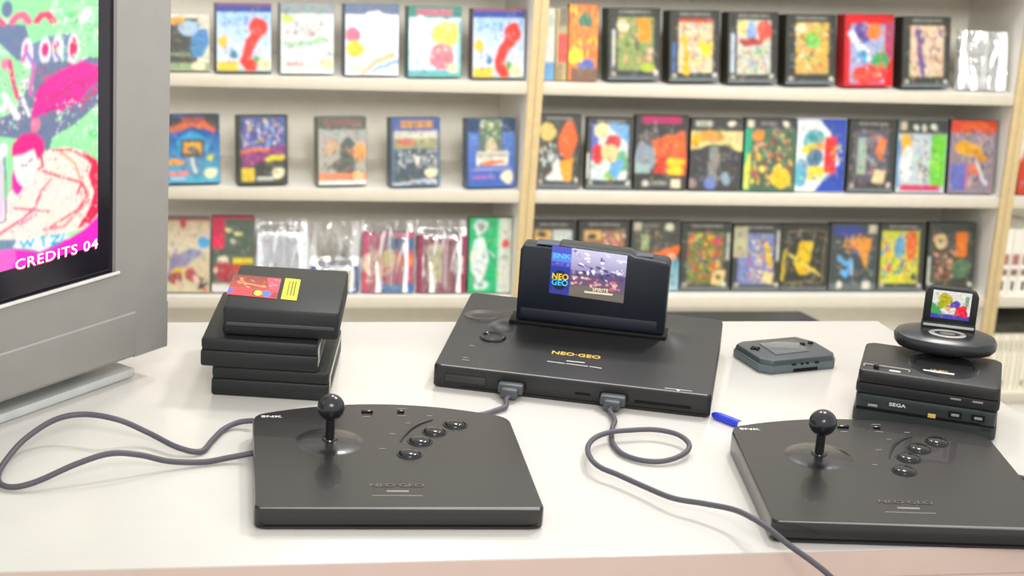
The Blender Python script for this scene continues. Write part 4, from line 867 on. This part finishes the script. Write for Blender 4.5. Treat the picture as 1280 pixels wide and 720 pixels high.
# lower apron, stepping out below the crease
mb = MB()
prof = [(.0, .0893), (-.0012, .0887), (-.0022, .0875), (-.0024, .05), (-.0018, .0385), (.001, .0345), (.03, .033), (.03, .0893)]
Mp = Matrix(((0, 0, 1, 0), (1, 0, 0, 0), (0, 1, 0, 0), (0, 0, 0, 1)))   # (y, z) profile extruded along x
mb.prism(prof, -TW+.002, -.056, .0003, M=Mp)
mb.build('lower_apron', SILV, tv)
mb = MB(); mb.prism([(.0005, .0335), (.0005, .0885), (.03, .0885), (.03, .0335)], -.056, -.0008, M=Mp); mb.build('apron_corner', SILD, tv)
# rear housing tapering back
hb_ = bmesh.new()
r0 = [(-TW+.002, FT-.004, zb+.002), (-.002, FT-.004, zb+.002), (-.002, FT-.004, TH-.002), (-TW+.002, FT-.004, TH-.002)]
r1 = [(-TW+.03, .16, zb+.004), (-.04, .16, zb+.004), (-.04, .16, TH-.02), (-TW+.03, .16, TH-.02)]
r2 = [(-TW+.2, .44, zb+.006), (-.2, .44, zb+.006), (-.2, .44, TH-.16), (-TW+.2, .44, TH-.16)]
R_ = [[hb_.verts.new(p) for p in r] for r in (r0, r1, r2)]
for a, b in zip(R_, R_[1:]):
    for i in range(4): hb_.faces.new((a[i], a[(i+1) % 4], b[(i+1) % 4], b[i]))
hb_.faces.new(R_[2]); hb_.faces.new(R_[0][::-1]); bmesh.ops.recalc_face_normals(hb_, faces=hb_.faces)
mb = MB(); mb.add(hb_); mb.build('rear_housing', SILD, tv)
# trim, bezel, screen
mb = MB()
tr_ = .0022
mb.box(((bx0+bx1)/2, -.001, bz0), (bx1-bx0+.01, .003, .0036), .0008); mb.build('bright_trim', SILV2, tv)
bz = MB()
for a in ((bx0, sx0, bz0, bz1), (sx1, bx1, bz0, bz1), (sx0, sx1, bz0, sz0), (sx0, sx1, sz1, bz1)): bz.box(((a[0]+a[1])/2, .012, (a[2]+a[3])/2), (a[1]-a[0]+.0004, .014, a[3]-a[2]+.0004))
bz.build('black_bezel', BEZ, tv)
# picture: drawn over the right-hand part that the photo shows, generic artwork elsewhere
SWd = sx1-sx0; SHt = sz1-sz0
def Pm(px, py):
    """pixel on the screen plane -> (u, v down) of the picture"""
    n = Vector((math.sin(TR), -math.cos(TR), 0)); u = Vector((math.cos(TR), math.sin(TR), 0)); O = TO-n*.006
    d = ray(px, py); t = (O-CAM).dot(n)/d.dot(n); P = CAM+d*t
    return ((P-O).dot(u)-sx0)/SWd, 1-((P.z-TZ)-sz0)/SHt
def pp(*pts): return [Pm(x, y) for x, y in pts]
def E_(px, py, rx, ry, col, rot=0):
    c = Pm(px, py); a = Pm(px+rx, py); b = Pm(px, py+ry); return ('e', c[0], c[1], abs(a[0]-c[0]), abs(b[1]-c[1]), col, rot)
G1, G2, WHT_, MAG, GREY, RED, SKN, HOT = '#a8ecb0', '#d0f6d4', '#f8fcf8', '#f028a0', '#7484a4', '#e83c60', '#fdf0e4', '#f818c8'
ops = [('b', G1), ('n', 0, 0, 1, 1, 5, 160, .04, [G2, '#7cdc88', WHT_, '#b4f0b0']), ('n', 0, .1, .6, .9, 6, 60, .08, ['#f6a0c0', '#fdf0e4', GREY, '#e84c78', '#fcdce8']),
  ('p', pp((-5, 30), (30, 30), (40, 70), (20, 75), (-5, 50)), GREY), ('e', *Pm(8, 12), .012, .02, GREY),
  ('n', *Pm(60, 5), *Pm(127, 55), 8, 30, .012, [WHT_, G2, '#b8f0c0']),
  # upper pink strokes
  ('l', pp((-3, 24), (3, 30)), .012, '#f06c90'), ('l', pp((14, 27), (20, 20), (28, 18), (34, 26)), .016, '#f880a0'), ('l', pp((44, 25), (50, 18), (57, 17), (65, 27)), .016, '#f45c84'),
  ('p', pp((35, 55), (60, 45), (85, 42), (92, 70), (65, 84), (40, 85)), '#8090b4'),
  # second line of strokes, white halo first
  ('e', *Pm(54, 63), .014, .035, '#fceef6'), ('e', *Pm(70, 60), .014, .035, '#fceef6'), ('e', *Pm(89, 61), .014, .04, '#fceef6'), ('e', *Pm(32, 66), .014, .04, '#fceef6'),
  ('l', pp((31, 56), (30, 66), (26, 76)), .008, '#e870a8'), ('l', pp((31, 64), (38, 78)), .008, '#b090d8'), ('e', *Pm(54, 62), .008, .018, '#f0408c'), ('e', *Pm(68, 57), .007, .015, '#f0609c'), ('l', pp((66, 66), (72, 74)), .007, '#9a90d0'), ('e', *Pm(89, 60), .009, .026, '#f43c74'), ('e', *Pm(4, 79), .009, .015, '#f898b8'),
  # dark sash and long magenta plume
  ('p', pp((-5, 150), (20, 140), (45, 80), (75, 75), (90, 80), (110, 70), (127, 72), (127, 125), (95, 155), (65, 172), (60, 190), (30, 175), (-5, 170)), '#74809c'),
  ('p', pp((38, 150), (44, 115), (60, 97), (85, 82), (105, 76), (125, 84), (125, 100), (112, 108), (98, 128), (72, 142), (68, 138), (60, 140)), MAG),
  ('l', pp((58, 115), (80, 100), (118, 82)), .007, '#f84cb0'), ('l', pp((62, 125), (90, 105), (120, 95)), .006, '#d01c80'), ('l', pp((98, 132), (122, 110)), .008, '#e04878'),
  ('l', pp((10, 75), (14, 100), (20, 122)), .010, '#f06080'), ('l', pp((3, 118), (22, 148)), .013, WHT_), ('l', pp((24, 118), (36, 145)), .008, WHT_), ('l', pp((40, 80), (36, 118)), .01, '#d884c0'),
  ('e', *Pm(44, 156), .012, .02, '#e88ca8'),
  ('n', *Pm(60, 2), *Pm(126, 70), 31, 60, .012, [WHT_, '#e8fcec', '#90dca0', '#c0f4c8']), ('n', *Pm(66, 128), *Pm(126, 182), 32, 40, .010, [WHT_, '#e0fae4', '#8cdc98']),
  ('n', *Pm(40, 84), *Pm(124, 136), 33, 46, .011, ['#ff50b8', '#d02888', '#b83078', '#e86090', '#8a6a90']), ('n', *Pm(0, 84), *Pm(44, 160), 34, 30, .010, [WHT_, '#f4b8d0', '#8090b0', '#d888b8', '#c8f0d0']),
  # crouching brightly lit figure, kept generic
  ('p', pp((60, 187), (80, 184), (105, 190), (122, 205), (127, 225), (125, 262), (110, 285), (70, 292), (30, 300), (-4, 300), (-4, 262), (10, 240), (25, 215)), SKN),
  ('p', pp((100, 188), (120, 200), (127, 222), (127, 262), (112, 280), (96, 286), (110, 262), (116, 240), (108, 220), (112, 208)), RED),
  ('l', pp((65, 188), (88, 188), (110, 200), (122, 222)), .005, RED), ('l', pp((74, 190), (92, 205), (98, 224)), .005, '#f8a878'), ('l', pp((52, 214), (74, 222), (100, 228), (95, 242)), .006, '#e04460'), ('l', pp((62, 224), (48, 240)), .005, '#f07888'),
  ('l', pp((100, 228), (108, 244), (96, 262), (80, 272), (58, 286)), .007, '#f06878'), ('l', pp((48, 244), (40, 262), (26, 274), (-3, 292)), .008, '#f0708c'), ('l', pp((16, 260), (60, 264)), .006, '#f07c94'), ('l', pp((55, 286), (80, 282), (110, 250)), .008, '#f898a0'), ('l', pp((24, 280), (44, 268)), .006, '#f48ca4'),
  ('n', *Pm(48, 196), *Pm(122, 286), 35, 46, .010, ['#ffffff', '#fbd8cc', '#f8b0a8', '#f490a0', '#fff4ea', '#ffe8c8']), ('n', *Pm(0, 235), *Pm(60, 296), 36, 30, .009, ['#ffffff', '#fbd8dc', '#f890b0', '#fff4ea']), ('n', *Pm(98, 196), *Pm(125, 276), 37, 22, .008, ['#d82850', '#f06070', '#b82860', '#f8a090']),
  ('e', *Pm(20, 226), .014, .035, '#f050b0'),
  ('e', *Pm(30, 203), .027, .062, '#fff6f2'), ('p', pp((14, 196), (16, 180), (28, 168), (44, 166), (54, 176), (55, 190), (46, 200), (42, 186), (30, 192), (22, 194)), '#f02890'), ('l', pp((50, 190), (52, 208), (46, 212)), .006, '#e84c70'),
  ('l', pp((26, 207), (32, 206)), .004, '#7a5a80'), ('l', pp((35, 202), (39, 199)), .004, '#7a5a80'),
  ('r', Pm(-30, 200)[0], Pm(2, 200)[1], Pm(2.5, 270)[0], Pm(2, 272)[1], '#f8d8f0'), ('l', pp((5, 196), (6, 275), (-12, 281)), .004, '#9878b8'), 
  # bright magenta floor
  ('p', pp((127, 265), (127, 330), (-20, 372), (-20, 305), (50, 308), (85, 298), (108, 285)), HOT), ('e', *Pm(4, 322), .03, .04, '#f878d0'), ('p', pp((-10, 298), (20, 298), (16, 309), (-10, 312)), '#7890a8'), ('p', pp((15, 309), (50, 300), (80, 303), (48, 314)), '#7c78a0'),
  ('p', pp((15, 308), (24, 298), (88, 291), (74, 302), (50, 313), (40, 310)), '#f4fcfc'),
  ('l', pp((25, 300), (30, 307), (34, 299), (38, 306), (42, 297)), .005, '#30b0d8'), ('l', pp((53, 294), (55, 306)), .005, '#30b0d8'), ('l', pp((50, 296), (58, 294)), .004, '#30b0d8'), ('l', pp((64, 294), (74, 293), (64, 304), (72, 302)), .006, '#28b4e0'), ('l', pp((80, 292), (76, 300)), .006, '#70ccf0')]
simg = paint(ops, 330, 235, 2, warp=.0016, seed=4, grain=.05, blur=1)
canvas('picture_screen', simg, lambda u, v: Vector((sx0+u*SWd, .0055, sz0+v*SHt)), SCREEN, tv, label='glowing pink and green game picture')
# credits lettering
ca = Pm(14, 336); 
a_, b_ = Pm(18, 329), Pm(121, 307)
cxs = sx0+SWd*(a_[0]+b_[0])/2; czs = sz0+SHt*(1-(a_[1]+b_[1])/2)
Mt = Matrix.Translation((cxs, .0045, czs)) @ Matrix.Rotation(math.radians(90), 4, 'X')
wtxt = abs(b_[0]-a_[0])*SWd
EM = mat('white_glow_print', '#ffeef8', .5, emit=1.3); EM2 = mat('red_glow_print', '#e8206c', .5, emit=1.0)
t2 = text('CREDITS 04', .0235, EM2, 'credits_shadow', tv, Mt @ Matrix.Translation((.0008, -.0008, -.0004)), font_scale=(1, .68), bold=1, space=1.1)
t1 = text('CREDITS 04', .0235, EM, 'credits_lettering', tv, Mt, font_scale=(1, .66), space=1.1)
for t in (t1, t2):
    xs = [v.co.x for v in t.data.vertices]; k = wtxt/(max(xs)-min(xs)); cx0 = (max(xs)+min(xs))/2
    for v in t.data.vertices: v.co.x = cxs+(v.co.x-cx0)*k
# neck and base plate
base_p = at_z(168, 471, TZ); L0 = parent_inv(tv) @ base_p
bR = L0.x; by = L0.y
MB().box(((bR-TW+.06)/2, by+.13, .006), (bR+TW-.06, .26, .0105), .0015).build('base_plate', mat('pale_base_plate', '#cfd3d0', .35), tv)
MB().box(((bR-TW+.05)/2, by+.15, .0225), (bR+TW-.12, .22, .0245), .002).build('neck', mat('neck_grey', '#9aa19f', .5), tv)

# ------------------------------------------------------------------ light
def area(name, loc, size, power, tgt=(0.5, 2, TZ), col=(1, .985, .96), spread=180):
    l = bpy.data.lights.new(name, 'AREA'); l.shape = 'SQUARE'; l.size = size; l.energy = power; l.color = col; l.spread = math.radians(spread)
    o = bpy.data.objects.new(name, l); COL.objects.link(o); o.location = loc
    o.rotation_euler = (Vector(tgt)-Vector(loc)).to_track_quat('-Z', 'Y').to_euler(); return o
area('ceiling_light_table_right', (1.35, 2.75, 2.95), .22, 5.5, (.5, 2.1, TZ), spread=95)
area('ceiling_light_table_rear', (.75, 3.3, 2.95), .22, 3.5, (.5, 2.0, TZ), spread=95)
area('shelf_top_fill_left', (.4, 3.1, 2.9), .5, 6.5, (.45, 4.85, .7), spread=95)  # added fill, brightens the left shelf tops and interiors
area('shelf_top_fill_right', (1.9, 3.1, 2.9), .5, 6.5, (1.9, 4.85, .7), spread=95)  # added fill for the right shelf tops and interiors
area('shelf_front_fill_left', (.2, 0.2, 2.7), 1.0, 9, (.5, 4.9, .8), spread=50)  # added frontal fill reaching the left back panels, narrow to miss the table
area('shelf_front_fill_right', (2.0, 0.4, 2.7), 1.0, 10, (1.9, 4.9, .8), spread=50)  # added frontal fill reaching the right back panels
w = bpy.data.worlds.new('world'); SC.world = w; w.use_nodes = True
bg = w.node_tree.nodes['Background']; bg.inputs[0].default_value = (1, .985, .965, 1); bg.inputs[1].default_value = 1.0
SC.view_settings.view_transform = 'Standard'; SC.view_settings.look = 'None'; SC.view_settings.exposure = 0.1; SC.view_settings.gamma = 1.0
